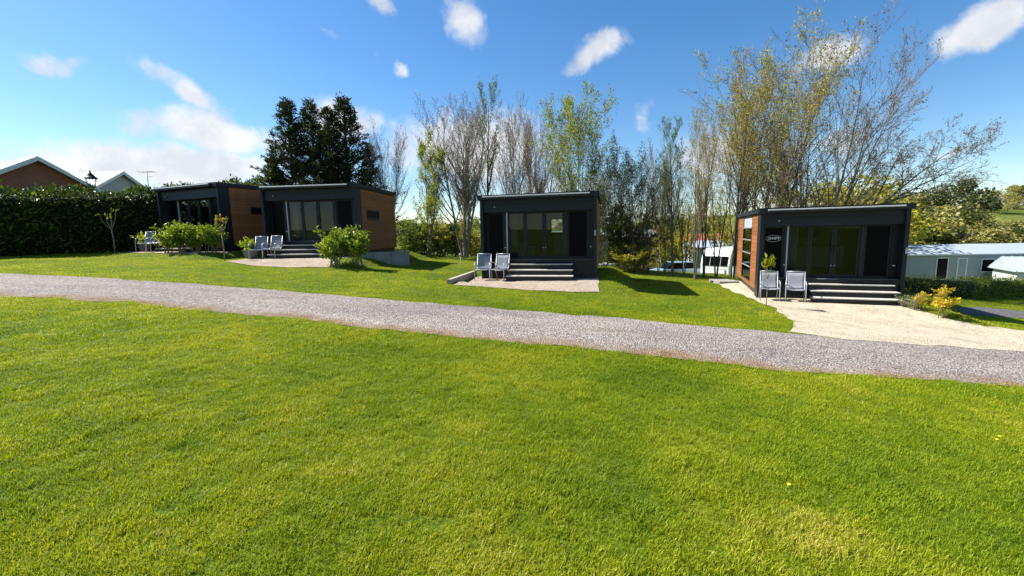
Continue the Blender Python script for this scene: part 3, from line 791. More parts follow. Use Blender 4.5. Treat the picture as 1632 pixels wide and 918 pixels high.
def spec_bare(kids=(16, 8, 6), ang=(34, 34, 32), up=(.02, .07, .10, .10), rat=(.42, .42, .42), frm=.22, wob=.05):
    return [dict(n=11, wob=wob * .6, up=up[0], tap=.88, kids=kids[0], ang=ang[0], rat=rat[0], rr=.62, short=.45, **{'from': frm}),
            dict(n=7, wob=wob * 1.4, up=up[1], tap=.8, kids=kids[1], ang=ang[1], rat=rat[1], rr=.6, **{'from': .15}),
            dict(n=4, wob=wob * 2, up=up[2], tap=.7, kids=kids[2], ang=ang[2], rat=rat[2], rr=.65, **{'from': .1}),
            dict(n=3, wob=wob * 2.4, up=up[3], tap=.6, kids=0, ang=0, rat=0, rr=0)]
# every variant is grown one metre... ten metres tall and scaled when planted
def variant(seed, stems, spec, lean=.16, r=.11, **kw):
    T = Tree(seed); rg = T.rng
    for k in range(stems):
        a = 2 * math.pi * (k + rg.rand() * .6) / stems; l = lean * (rg.uniform(.5, 1.2) if stems > 1 else .25)
        d = (math.cos(a) * l, math.sin(a) * l, 1)
        T.grow((math.cos(a) * .12 * (stems > 1), math.sin(a) * .12 * (stems > 1), 0), d, 10 * rg.uniform(.85, 1.0), r * rg.uniform(.75, 1.05), 0, spec)
    T.limb = np.array(T.limb); T.twig = np.array(T.twig)
    zm = max(T.twig[:, 5].max(), T.limb[:, 5].max()); s = 1.0 / zm
    for A in (T.limb, T.twig): A[:] *= s
    T.tip = [(q * s, d) for q, d in T.tip]
    return tree_meshes(T, **kw)
V_bareA = variant(11, 6, spec_bare((14, 10, 7), (30, 34, 32), (.03, .09, .10, .1)), .24, .145, barkm='bark_grey', leafm='leaf_bud', nleaf=2200, lsize=.009, clump=.004)
V_bareB = variant(12, 4, spec_bare((15, 9, 7), (28, 32, 30), (.03, .10, .12, .12)), .17, .09, barkm='bark_grey', leafm='leaf_bud', nleaf=1800, lsize=.009, clump=.004)
V_slim = variant(13, 1, spec_bare((24, 8, 6), (36, 36, 34), (.02, .09, .10, .1), (.30, .45, .45), .28), .1, .17, barkm='bark_dark', leafm='leaf_green', nleaf=3000, lsize=.010, clump=.008, lo=.3)
V_slimY = variant(14, 2, spec_bare((22, 8, 6), (30, 34, 34), (.02, .10, .12, .1), (.26, .42, .45), .16), .09, .11, barkm='bark_olive', leafm='leaf_yellowgreen', nleaf=11000, lsize=.012, clump=.012, lo=.15)
V_leafY = variant(15, 5, spec_bare((13, 10, 7), (36, 36, 34)), .26, .10, barkm='bark_olive', leafm='leaf_yellowgreen', nleaf=15000, lsize=.011, clump=.011, lo=.1)
V_ochre = variant(16, 4, spec_bare((14, 10, 7), (32, 36, 34), (.03, .08, .09, .1)), .24, .10, barkm='bark_olive', leafm='leaf_olive', nleaf=12000, lsize=.0075, clump=.009, lo=.38)
V_spread = variant(27, 7, spec_bare((13, 10, 7), (34, 38, 34), (.022, .075, .09, .09), (.42, .42, .42), .16, .045), .50, .09, barkm='bark_grey', leafm='leaf_bud', nleaf=2400, lsize=.008, clump=.005)
V_mix = variant(18, 4, spec_bare((15, 9, 7), (34, 36, 34)), .22, .09, barkm='bark_dark', leafm='leaf_dull', nleaf=7000, lsize=.011, clump=.011, lo=.0)
V_ochre2 = variant(19, 2, spec_bare((15, 8, 6), (32, 36, 34), frm=.2), .14, .15, barkm='bark_dark', leafm='leaf_ochre', nleaf=5500, lsize=.008, clump=.011, lo=.15)

def tree_px(V, px, ytop, y, rz, label, sx=1.0, **kw):
    """plant a tree at ground distance y in pixel column px, as tall as its top at pixel row ytop says"""
    p = at_depth(px, 400, y); g = gz(p.x, y); top = at_depth(px, ytop, y).z
    return place_tree(V, p.x, y, top - g, rz, label, sx=sx, **kw)
TREES = [
    (V_bareB, 622, 188, 29, .3, 'bare grey tree right beside the dark conifers', .8),
    (V_slimY, 684, 203, 25.3, 1.0, 'narrow yellow-green tree left of the big bare tree', .85),
    (V_bareA, 741, 128, 26.0, 2.0, 'big bare many-stemmed tree left of the middle cabin', .95),
    (V_slim, 776, 122, 28.5, .5, 'tall thin bare pole tree above the middle cabin roof corner', .55),
    (V_bareB, 816, 150, 27.5, 1.4, 'bare purplish tree behind left half of middle cabin', .8),
    (V_bareA, 858, 152, 30.0, 4.1, 'bare tree behind the middle cabin, left of leafy yellow tree', .7),
    (V_leafY, 925, 143, 25.0, .7, 'bright yellow-green leafy tree rising behind the middle cabin', .72),
    (V_mix, 985, 205, 24.5, 2.2, 'thinly leaved tree at right corner of middle cabin', .8),
    (V_mix, 1013, 228, 23.5, 5.0, 'dark twiggy tree between the middle and oval-sign cabins, nearest middle cabin', .85),
    (V_bareB, 1050, 205, 26.5, 3.3, 'bare thin-stemmed tree behind the parked blue car', .5),
    (V_slim, 1073, 178, 21.8, 3.0, 'slim pale green tree left of the white caravan', .6),
    (V_ochre2, 1108, 172, 20.6, 1.1, 'slender ochre tree standing before the white caravan', .55),
    (V_ochre2, 1124, 150, 22.5, 4.0, 'slender ochre tree just right of the caravan front window', .5),
    (V_mix, 960, 262, 23.0, 3.9, 'thin leafy tree right at the middle cabin right wall', .55),
    (V_ochre2, 1034, 262, 23.0, 2.9, 'short ochre tree between dark twiggy tree and blue car', .6),
    (V_mix, 1060, 248, 24.5, .4, 'thin dull-leaved tree before the middle of the blue car', .5),
    (V_ochre2, 1091, 240, 22.3, 5.1, 'short ochre tree at the nose of the blue car', .55),
    (V_ochre2, 1143, 205, 24.0, 2.2, 'ochre tree in front of the caravan side', .6),
    (V_slim, 1184, 150, 24.5, 1.9, 'thin pale green tree showing over the timber side wall', .55),
    (V_ochre2, 1168, 95, 21.0, .2, 'ochre-leaved tree with thick dark trunk at oval-sign cabin corner', .72),
    (V_ochre, 1206, 36, 23.5, 2.6, 'tallest olive-leaved tree rising behind the oval-sign cabin', .9),
    (V_ochre2, 1238, 78, 25.0, .9, 'olive tree crown between tallest tree and spreading bare tree', .7),
    (V_spread, 1290, 32, 23.0, .0, 'spreading bare tree reaching right over the oval-sign cabin', 1.0),
]
for (v, px, yt, y, rz, lab, sx) in TREES: tree_px(v, px, yt, y, rz, lab, sx)

# young blossom tree leaning out to the right behind the oval-sign cabin
T = Tree(41); sp = spec_bare((9, 8, 6), (34, 38, 36), (.0, .015, .02, .02), (.5, .42, .42), .2, .05)
for k, (dx, dz) in enumerate(((1.0, .95), (1.0, .55), (.9, .35), (.55, 1.0))):
    T.grow((0, 0, 0 + .1 * k), (dx, .1 * (k - 1), dz), 5.2 * (1, 1.05, .85, .7)[k], .055, 0, sp)
mL = tree_meshes(T, 'bark_dark', 'leaf_bud', 2600, .085, .05)
p = at_depth(1385, 400, 22.0)
o = place_tree(mL, p.x, 22.0, 1.0, 0, 'young blossom tree leaning right, behind the oval-sign cabin', name='tree')
bz = at_depth(1385, 338, 22.0).z - gz(p.x, 22.0)
tk = MB().tube([(0, 0, -.1), (.03, 0, bz * .5), (0, 0, bz + .1)], [.10, .085, .06], 8).build('stem', M['bark_dark'], o)
for ch in o.children:
    if ch.name.split('.')[0] != 'stem': ch.location = (0, 0, bz)

# ------------------------------------------------------------------ conifers
def conifer(seed, h, r):
    rng = np.random.RandomState(seed); P = []; D = []; seg = []
    nb = 300
    for k in range(nb):
        t = (k + rng.rand()) / nb; z = h * (.02 + .97 * t)
        prof = (1 - t) ** 1.05 * (1.0 - .25 * math.exp(-t * 8)) + .04
        L = r * 1.25 * prof * rng.uniform(.5, 1.3) + .12; a = rng.rand() * 6.283
        d = np.array([math.cos(a), math.sin(a), .45 + .55 * t]); d /= np.linalg.norm(d)
        p0 = np.array([0, 0, z]); seg.append([*p0, *(p0 + d * L), .03, .008])
        m = int(52 * (L / r) ** .9 + 9)
        s = rng.uniform(.25, 1.0, m) ** .6
        q = p0 + d * (L * s)[:, None] + rng.normal(size=(m, 3)) * (.05 + .17 * (1 - s[:, None])) * np.array([1, 1, .7]) - np.array([0, 0, 1]) * (.10 * s ** 2)[:, None]
        P.append(q); D.append(np.repeat((d + np.array([0, 0, .15]))[None], m, 0))
    P = np.concatenate(P); D = np.concatenate(D)
    V, F = leaves_np(P, .22, rng, .05, .26, D); crown = mesh_np('crown', V, F); crown.materials.append(M['conifer'])
    V2, F2 = tubes_np([[0, 0, -.3, 0, 0, h * .5, .18, .1], [0, 0, h * .5, 0, 0, h * .99, .1, .012]], 8)
    tr = mesh_np('trunk', V2, F2, True); tr.materials.append(M['bark_dark'])
    V3, F3 = tubes_np(seg, 3); br = mesh_np('branches', V3, F3, True); br.materials.append(M['bark_dark'])
    return [tr, br, crown]
CONI = [conifer(61, 10.0, 2.1), conifer(62, 10.0, 2.4)]
for k, (px, yt, y, rz, s, lab) in enumerate([
        (477, 157, 30.0, 0.0, 1.35, 'leftmost of four dark conifers behind the second cabin'),
        (512, 160, 31.5, 1.7, 1.25, 'second dark conifer from the left behind the second cabin'),
        (537, 171, 29.5, 3.1, 1.25, 'third dark conifer from the left, a little shorter'),
        (563, 155, 30.5, 4.4, 1.35, 'rightmost of the four tall dark conifers')]):
    p = at_depth(px, 400, y); g = gz(p.x, y); hh = (at_depth(px, yt, y).z - g) / 10.0
    o = place_tree(CONI[k % 2], p.x, y, hh, rz, lab, 'conifers behind the second cabin', 'conifer', s)
for (px, yt, y, s, lab) in ((446, 245, 29.0, 1.3, 'low spreading conifer at left foot of the conifer group'), (598, 228, 29.5, .9, 'small dark conifer right of the tall group, beside bare tree')):
    p = at_depth(px, 400, y); g = gz(p.x, y); hh = (at_depth(px, yt, y).z - g) / 10.0
    place_tree(CONI[1], p.x, y, hh, px * 1.0, lab, 'conifers behind the second cabin', 'conifer', s)

# ------------------------------------------------------------------ shrubs and hedges
def shrub_mesh(seed, rx, ry, h, n, size, leafm, stems=9, slim=.45, shell=.55, wood='bark_olive', low=.25, upright=.5):
    """unit shrub: stems fan out from the foot, leaves thick towards the outside"""
    rng = np.random.RandomState(seed); seg = []; P = []; D = []
    nl = n // stems
    for k in range(stems):
        a = rng.rand() * 6.283; s = rng.uniform(.15, .95) ** .6; tip = np.array([rx * s * math.cos(a), ry * s * math.sin(a), h * rng.uniform(.72, 1.08) * (1 - .35 * s * s)])
        foot = np.array([rng.normal() * .25 * rx, rng.normal() * .25 * ry, -.05]); mid = (foot + tip) * .5 + np.array([0, 0, h * .12])
        seg += [[*foot, *mid, .018, .013], [*mid, *tip, .013, .005]]
        m = 7
        for j in range(m):
            t = rng.uniform(low, 1.0); b = foot + (mid - foot) * min(1, 2 * t) if t < .5 else mid + (tip - mid) * (2 * t - 1)
            dd = np.array([rng.normal(), rng.normal(), upright + rng.normal() * .4]); dd /= np.linalg.norm(dd)
            e = b + dd * h * rng.uniform(.12, .30); seg.append([*b, *e, .007, .003])
            q = rng.uniform(0, 1.05, nl // m)[:, None]; P.append(b + (e - b) * q + rng.normal(size=(nl // m, 3)) * size * .45); D.append(np.repeat(dd[None], nl // m, 0))
    P = np.concatenate(P); D = np.concatenate(D)
    P[:, 2] = np.maximum(P[:, 2], .03)
    V, F = leaves_np(P, size, rng, -.1, slim, D); lf = mesh_np('foliage', V, F); lf.materials.append(M[leafm])
    V, F = tubes_np(seg, 4); st = mesh_np('stems', V, F, True); st.materials.append(M[wood])
    return [st, lf]
def place_shrub(m, x, y, rz, label, sc_=(1, 1, 1), name='shrub', group=None, cat='shrub', z=None):
    o = empty(name, (x, y, gz(x, y) if z is None else z), rz); o.scale = sc_; tag(o, label, cat, group)
    tag(link('stems', m[0], None, o), kind='stuff'); tag(link('foliage', m[1], None, o), kind='stuff'); return o
S_laurel = [shrub_mesh(71, .62, .55, 1.25, 2600, .115, 'laurel_bright', 12), shrub_mesh(72, .66, .5, 1.2, 2600, .115, 'laurel_bright', 12)]
# in front of the second cabin: two laurels grown together
a = ground_at(533, 425); place_shrub(S_laurel[0], a.x, a.y, .4, 'left bright laurel bush growing before the second cabin steps', (1.05, 1.0, 1.12), 'laurel_bush', 'laurel bushes before the cabins')
a = ground_at(568, 424); place_shrub(S_laurel[1], a.x, a.y + .1, 2.0, 'right bright laurel bush next to the concrete edging', (1.05, 1.0, 1.12), 'laurel_bush', 'laurel bushes before the cabins')
for k, (px, py, s, lab) in enumerate(((267, 402, .95, 'left end laurel of the row before the leftmost cabin'), (292, 402, 1.05, 'second laurel of the row before the leftmost cabin'),
                                      (315, 400, .95, 'third laurel of the row before the leftmost cabin'), (338, 398, .95, 'right end laurel of the row before the leftmost cabin'))):
    pp = at_depth(px, 400, 18.7)
    place_shrub(S_laurel[k % 2], pp.x, 18.7, k * 1.3, lab, (s, s * .9, s * 1.02), 'laurel_bush', 'laurel bushes before the cabins')

# undergrowth between the trunks
S_under = [shrub_mesh(81, 1.1, 1.0, 2.6, 2600, .12, 'leaf_dull', 14, .55, wood='bark_dark', low=.1), shrub_mesh(82, 1.2, 1.0, 2.4, 2400, .12, 'leaf_olive', 13, .5, wood='bark_dark', low=.1),
           shrub_mesh(83, 1.0, 1.0, 2.6, 2800, .12, 'leaf_green', 13, .55, wood='bark_dark', low=.1)]
UNDER = [(648, 345, 25.0, 2, 'green bush against the back corner of the second cabin'), (668, 350, 27.0, 0, 'dull green bush between second cabin and narrow yellow-green tree'),
         (704, 352, 27.5, 1, 'olive bush right of the narrow yellow-green tree'), (688, 348, 30.0, 1, 'brownish bush behind the narrow yellow-green tree'), (736, 346, 31.0, 0, 'dull bush behind the big bare trunk'), (655, 340, 31.0, 1, 'olive bush behind the bush at second cabin corner'), (772, 340, 32.0, 2, 'green bush showing left of middle cabin wall'), (724, 352, 28.0, 2, 'green bush left of the big bare trunk'),
         (757, 345, 27.0, 1, 'olive bush between big bare trunk and middle cabin'), (968, 318, 24.0, 2, 'green bush touching the middle cabin right corner'),
         (990, 330, 25.5, 0, 'dull bush second from the middle cabin right corner'), (1020, 340, 24.5, 0, 'dark bush around the twiggy dark tree'),
         (1045, 345, 44.0, 1, 'olive bush just behind the blue car'), (1003, 385, 22.8, 1, 'low brown-olive bush between middle cabin and blue car'),
         (1092, 325, 44.0, 1, 'olive bush rising left of the caravan'), (1150, 318, 44.0, 1, 'olive bush above the caravan roof'), (1072, 335, 46.0, 2, 'green bush behind the slim pale tree')]
for (px, yt, y, k, lab) in UNDER:
    p = at_depth(px, 400, y); g = gz(p.x, y); h = at_depth(px, yt, y).z - g
    s = h / 2.7; place_shrub(S_under[k], p.x, y, px * .7, lab, (1.25 if y < 40 else 1.9, 1.25, s), 'bush', 'bushes under the tree row', 'bush')

def hedge(name, label, pts, hts, thick, n, size, leafm, core, cat='hedge', slim=.45, rag=.12):
    """clipped hedge along a line: leafy skin over a dark woody core"""
    pts = [Vector((x, y, 0)) for x, y in pts]; root = empty(name, (pts[0].x, pts[0].y, 0)); tag(root, label, cat)
    rng = np.random.RandomState(len(label)); L = [0]
    for a, b in zip(pts, pts[1:]): L.append(L[-1] + (b - a).length)
    px_, py_ = [p.x for p in pts], [p.y for p in pts]
    fx = lambda s: np.interp(s, L, px_); fy = lambda s: np.interp(s, L, py_); fh = lambda s: np.interp(s, L, hts)
    s = rng.uniform(0, L[-1], n); x, y, h = fx(s), fy(s), fh(s)
    tx = fx(np.minimum(s + .1, L[-1])) - fx(np.maximum(s - .1, 0)); ty = fy(np.minimum(s + .1, L[-1])) - fy(np.maximum(s - .1, 0))
    ln = np.hypot(tx, ty) + 1e-9; nx_, ny_ = ty / ln, -tx / ln
    h = h * (1 + (fbm(s * 1.1, s * 0 + 2) - .5) * rag * 2)
    where = rng.rand(n); top = where < .22; side = np.where(rng.rand(n) < .72, 1, -1)
    if (nx_.mean() * -fx(0) + ny_.mean() * -fy(0)) < 0: side = -side
    bul = (fbm(s * 1.3, rng.rand(n) * 0 + 4) - .5) * .35
    zrel = np.where(top, 1.0, rng.rand(n)); off = np.where(top, rng.uniform(-1, 1, n), side * (1 + bul * .4)) * thick / 2
    g = terrain(x, y); X_ = x + nx_ * off - pts[0].x; Y_ = y + ny_ * off - pts[0].y; Zz = g + zrel * h + rng.normal(size=n) * size * .5
    P = np.stack([X_, Y_, np.maximum(Zz, g + .03)], -1) + rng.normal(size=(n, 3)) * size * .5
    D = np.stack([nx_ * np.sign(off), ny_ * np.sign(off), np.where(top, 1.4, .35)], -1)
    V, F = leaves_np(P, size, rng, 0, slim, D); me = mesh_np('foliage', V, F); me.materials.append(M[leafm]); tag(link('foliage', me, None, root), kind='stuff')
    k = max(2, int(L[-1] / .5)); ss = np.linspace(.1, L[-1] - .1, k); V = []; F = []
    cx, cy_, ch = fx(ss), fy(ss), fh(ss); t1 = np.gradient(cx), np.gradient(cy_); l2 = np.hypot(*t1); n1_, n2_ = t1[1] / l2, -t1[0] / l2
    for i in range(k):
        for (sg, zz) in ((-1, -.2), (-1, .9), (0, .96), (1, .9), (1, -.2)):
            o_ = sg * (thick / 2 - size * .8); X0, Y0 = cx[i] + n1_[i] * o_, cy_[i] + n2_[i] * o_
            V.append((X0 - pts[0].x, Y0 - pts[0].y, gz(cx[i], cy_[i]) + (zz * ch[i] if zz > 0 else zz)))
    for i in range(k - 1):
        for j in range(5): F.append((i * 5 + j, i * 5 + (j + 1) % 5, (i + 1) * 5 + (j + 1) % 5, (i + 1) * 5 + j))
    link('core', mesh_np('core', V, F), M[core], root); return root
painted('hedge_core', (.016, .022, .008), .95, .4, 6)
h0 = lambda px, yt, y: at_depth(px, yt, y).z - gz(at_depth(px, yt, y).x, y)
hp = [(-24.5, 14.0), (-21.6, 17.2), (-21.3, 20.0), (-20.6, 23.0), (-19.3, 25.6), (-15.5, 27.5)]
hh_ = [3.2, h0(0, 309, 17.6), h0(110, 311, 20.0), h0(185, 308, 22.6), h0(232, 296, 24.5), 4.2]
hedge('laurel_hedge', 'tall dark laurel hedge with sunlit top left of the cabins', hp, hh_, 1.3, 26000, .17, 'laurel_dark', 'hedge_core')
a, b = ground_at(1452, 470), ground_at(1632, 472)
hedge('clipped_hedge', 'low clipped green hedge in front of the pale static home', [(a.x - .6, a.y + .3), (a.x + 2.2, a.y), (b.x, b.y), (b.x + 8, b.y - 1)], [.85, .85, .95, 1.0], .9, 9000, .085, 'hedge_green', 'hedge_core', rag=.2)

# forsythia and ground cover right of the oval-sign cabin
S_fors = shrub_mesh(91, .34, .3, .95, 1500, .065, 'yellow_flower', 9, .5, low=.35)
a = ground_at(1500, 507); place_shrub(S_fors, a.x, a.y, 0, 'small yellow flowering bush at the edge of the pale gravel', (.78, .78, .85), 'flowering_bush', cat='bush')
a = ground_at(1483, 499); place_shrub(S_fors, a.x, a.y + .3, 2, 'smaller yellow flowering bush beside the low pale plants', (.5, .5, .5), 'flowering_bush', cat='bush')
S_cov = shrub_mesh(92, .34, .3, .34, 420, .05, 'ground_cover', 8, .5, low=.1)
for k, (px, py) in enumerate(((1442, 482), (1452, 487), (1462, 490), (1472, 494), (1450, 479), (1466, 482))):
    a = ground_at(px, py + 4); place_shrub(S_cov, a.x, a.y + .25, k * 1.1, ('nearest the cabin post', 'second along the gravel edge', 'third along the gravel edge', 'nearest the yellow bushes', 'behind the one at the post', 'farthest back')[k].join(('low pale-tipped bedding plant, ', ', right of oval-sign cabin')), (1, 1, 1), 'bedding_plant', 'low plants in the bed', 'plant')

# small pollarded saplings
def sapling(px, py, h, twigs, label, leafm=None, nleaf=0, pot=False, seed=1, r=.022, spread=.3, from_=.55, lsize=.1):
    a = ground_at(px, py) if not isinstance(px, Vector) else px
    rng = np.random.RandomState(seed); root = empty('sapling', (a.x, a.y, gz(a.x, a.y) - .02)); tag(root, label, 'sapling')
    MB().tube([(0, 0, 0), (.012, .01, h * .3), (-.008, 0, h * from_)], [r, r * .9, r * .75], 7).build('trunk', M['bark_grey'], root)
    seg = []; P = []; D = []
    for k in range(twigs):
        an = k * 2.4 + rng.rand(); sp_ = spread * rng.uniform(.4, 1.0); e = np.array([math.cos(an) * sp_, math.sin(an) * sp_ * .5, h * rng.uniform(.82, 1.0)])
        s0 = np.array([-.008, 0, h * from_ - .02]); mid = s0 * .5 + e * .5 + np.array([e[0] * .25, 0, 0]); seg += [[*s0, *mid, r * .65, r * .5], [*mid, *e, r * .5, r * .25]]
        if nleaf:
            q = rng.uniform(.35, 1.08, nleaf // twigs)[:, None]; P.append(mid + (e - mid) * q + rng.normal(size=(len(q), 3)) * .03); D.append(np.repeat(((e - mid) / np.linalg.norm(e - mid))[None], len(q), 0))
    V, F = tubes_np(seg, 5); tag(link('branches', mesh_np('branches', V, F, True), M['bark_grey'], root), kind='stuff')
    if nleaf:
        V, F = leaves_np(np.concatenate(P), lsize, rng, -.25, .38, np.concatenate(D)); tag(link('foliage', mesh_np('foliage', V, F), M[leafm], root), kind='stuff')
    return root
pp = at_depth(182, 394, 20.3)
sapling(Vector((pp.x, 20.3, 0)), 0, 2.05, 5, 'bare pollarded sapling standing against the dark laurel hedge', 'leaf_yellowgreen', 40, seed=4, r=.035, spread=.5, from_=.55)
a = ground_at(358, 416); sapling(a, 0, 1.85, 5, 'thin reddish sapling at the right end of the laurel row', 'leaf_ochre', 110, seed=7, r=.022, spread=.26, from_=.62)
a = ground_at(1221, 487.5); sapling(a, 0, 1.5, 4, 'young upright sapling with yellow-green leaves before oval-sign cabin chairs', 'leaf_yellowgreen', 70, seed=9, r=.012, spread=.15, from_=.56, lsize=.17)
# thin garden stake with a ball finial
a = ground_at(735, 443); st = empty('garden_stake', (a.x, a.y, gz(a.x, a.y))); tag(st, 'thin metal stake with round finial on the lawn left of middle cabin', 'stake')
MB().tube([(0, 0, -.1), (.01, 0, .4), (0, 0, .84)], .008, 6).build('rod', M['silver'], st)
MB().lathe([(.01, -.06), (.045, -.045), (.06, 0), (.045, .045), (.01, .06)], 12, (0, 0, .88)).build('finial', M['board_pale'], st)

# planters
def planter(x, y, label, leafm, potm, r=.26, hgt=.34, n=220, size=.2, seed=3):
    root = empty('planter', (x, y, gz(x, y) + .02)); tag(root, label, 'planter')
    MB().lathe([(r * .72, 0), (r * .9, hgt * .5), (r, hgt * .96), (r * 1.04, hgt), (r * .92, hgt), (r * .88, hgt * .85)], 20).build('pot', M[potm], root)
    m = shrub_mesh(seed, r * 1.2, r * 1.2, .42, n, size, leafm, 6, .42, low=.3, upright=.9)
    for nm, me_ in (('stems', m[0]), ('foliage', m[1])):
        o = link(nm, me_, None, root); o.location = (0, 0, hgt * .8); tag(o, kind='stuff')
q = loc(1, -.38, -.32); planter(q.x, q.y, 'grey bowl planter with bright leaves left of second cabin chairs', 'laurel_bright', 'pot_grey', .34, .34)
q = loc(0, -.45, -.55); planter(q.x, q.y, 'pale pot with dark plant between tall hedge and leftmost cabin', 'hedge_green', 'pot_grey', .22, .34, seed=5)

# edging, slabs, kerbs
def along(name, label, p0, p1, w, z0, z1, mat, cat, n=1):
    p0, p1 = Vector(p0), Vector(p1); d = p1 - p0; L = d.length; ang = math.atan2(d.y, d.x)
    root = empty(name, (p0.x, p0.y, 0), ang); tag(root, label, cat)
    for k in range(n):
        x0, x1 = L * k / n + .004, L * (k + 1) / n - .004
        ga, gb = gz(*(p0 + d * (x0 / L))[:2]), gz(*(p0 + d * (x1 / L))[:2])
        MB().poly([(x0, -w / 2, ga + z0), (x1, -w / 2, gb + z0), (x1, -w / 2, gb + z1), (x0, -w / 2, ga + z1)], (0, w, 0)).build('slab' if cat != 'edging' else 'sleeper', M[mat], root)
    return root
a, b = ground_at(716, 453), ground_at(757, 437)
along('sleeper_edging', 'pale timber sleeper edging left of the middle cabin patio', (a.x, a.y, 0), (b.x, b.y, 0), .14, -.1, .15, 'board_pale', 'edging', 1)
q0, q1 = loc(1, 4.22, -.55), loc(1, 6.1, .9)
r = empty('concrete_kerb', (q0.x, q0.y, gz(q0.x, q0.y)), math.atan2(q1.y - q0.y, q1.x - q0.x)); tag(r, 'grey concrete retaining edge right of the second cabin', 'wall')
Lk_ = (q1 - q0).to_2d().length
for k in range(3): MB().box(Lk_ * k / 3 + .006, Lk_ * (k + 1) / 3 - .006, -.09, .09, -.7, .17, .012).build('block', M['concrete'], r)
slab = [(-.95, 3.6), (-.1, 3.9), (-.1, 5.3), (-1.25, 5.1)]
for k, (u, v) in enumerate(((-.75, 4.9), (-.55, 4.2))):
    q = loc(3, u, v); o = empty('paving_slab', (q.x, q.y, gz(q.x, q.y) + .02), R(20 * k) - CABINS[3]['yaw'])
    tag(o, ('rear' if k == 0 else 'front') + ' grey slab beside the sunlit timber side of the oval-sign cabin', 'slab'); MB().box(-.42, .42, -.3, .3, -.05, .10, .01).build('slab', M['concrete'], o)
q = loc(3, -.10, 5.95); o = empty('marker_post', (q.x, q.y, gz(q.x, q.y))); tag(o, 'short white post at the back corner of the oval-sign cabin', 'post')
MB().tube([(0, 0, -.1), (0, 0, .55)], .022, 8).build('post', M['white_paint'], o)
MB().lathe([(.03, 0), (.03, .04), (.01, .06)], 8, (0, 0, .55)).build('cap', M['white_paint'], o)

# ------------------------------------------------------------------ behind: caravan, car, homes, houses
def arc(x0, z0, x1, z1): return None
def make_caravan(x, y, rz):
    r = empty('caravan', (x, y, gz(x, y)), rz); tag(r, 'white touring caravan parked beyond the trees', 'caravan')
    prof = [(-1.0 + 0, .42), (5.0, .42), (5.05, 1.5), (4.9, 2.35), (4.5, 2.52), (.9, 2.55), (.25, 2.42), (-.02, 2.0), (-.22, 1.25), (-.18, .55)]
    prof = [(0.0, .42)] + prof[1:]
    b = MB().poly([(-1.1, p[0], p[1]) for p in prof], (2.2, 0, 0)).build('body', M['caravan_shell'], r)
    bv = b.modifiers.new('bevel', 'BEVEL'); bv.width = .06; bv.segments = 2
    for x0, x1 in ((-.95, -.42), (-.37, .37), (.42, .95)):
        w = MB().poly([(x0, -.245, 1.22), (x1, -.245, 1.22), (x1, -.06, 1.95), (x0, -.06, 1.95)], (0, .03, 0)).build('front_window', M['black_panel'], b)
    MB().box(-.8, .8, -.26, -.2, .62, 1.0, .03).build('gas_locker', M['caravan_shell'], b)
    MB().box(-.8, .8, -.27, -.262, .98, 1.0).build('trim_line', M['charcoal'], b)
    for s in (-1, 1):
        MB().box(*sorted((s * 1.101, s * 1.115)), 1.0, 2.0, 1.2, 1.9).build('side_window', M['black_panel'], b)
        MB().box(*sorted((s * 1.101, s * 1.118)), 3.2, 3.8, .5, 2.2).build('door', M['caravan_shell'], b)
        wv = MB().lathe([(.30, -.09), (.33, -.06), (.33, .06), (.30, .09)], 20).build('wheel', M['tyre'], r)
        wv.rotation_euler = (0, R(90), 0); wv.location = (s * .98, 2.9, .33)
    MB().tube([(-.7, 0, .42), (0, -1.1, .40), (.7, 0, .42)], .04, 8).build('drawbar', M['silver'], r)
    MB().tube([(0, -.9, 0), (0, -.9, .55)], .04, 8).build('jockey_wheel', M['tyre'], r)
    return r
p = at_depth(1140, 440, 33.0); make_caravan(p.x, 33.0, R(-48))
def make_car(x, y, rz, label, paint):
    r = empty('car', (x, y, gz(x, y)), rz); tag(r, label, 'car')
    low = [(-2.05, .30), (2.05, .30), (2.12, .55), (2.02, .78), (1.1, .95), (-1.85, .98), (-2.1, .80), (-2.12, .45)]
    b = MB().poly([(p_[0], -.86, p_[1]) for p_ in low], (0, 1.72, 0)).build('body', M[paint], r); bv = b.modifiers.new('bevel', 'BEVEL'); bv.width = .08; bv.segments = 2
    cab = [(-1.75, .96), (1.05, .94), (.35, 1.42), (-1.35, 1.46)]
    g_ = MB().poly([(p_[0], -.74, p_[1]) for p_ in cab], (0, 1.48, 0)).build('glasshouse', M['black_panel'], b); bv = g_.modifiers.new('bevel', 'BEVEL'); bv.width = .06; bv.segments = 2
    MB().box(-1.38, .36, -.70, .70, 1.435, 1.485, .02).build('roof', M[paint], b)
    for px_ in (-.45,): MB().box(px_ - .05, px_ + .05, -.755, .755, .95, 1.45).build('door_pillar', M[paint], b)
    for sx_ in (-1, 1):
        for wy in (-1, 1):
            w = MB().lathe([(.28, -.1), (.32, -.07), (.32, .07), (.28, .1)], 20).build('wheel', M['tyre'], r); w.rotation_euler = (R(90), 0, 0); w.location = (sx_ * 1.3, wy * .80, .32)
            rim = MB().lathe([(.19, -.105), (.19, .105)], 12).build('rim', M['silver'], w)
        MB().box(*sorted((sx_ * 2.06, sx_ * 2.125)), -.7, -.4, .6, .75).build('headlight' if sx_ > 0 else 'tail_light', M['white_paint'] if sx_ > 0 else M['red_plastic'], b)
        MB().box(*sorted((sx_ * 2.06, sx_ * 2.125)), .4, .7, .6, .75).build('headlight' if sx_ > 0 else 'tail_light', M['white_paint'] if sx_ > 0 else M['red_plastic'], b)
    return r
p = at_depth(1074, 430, 36.0); make_car(p.x, 36.0, R(184), 'pale blue car parked on grass beyond the trees', 'car_paint')
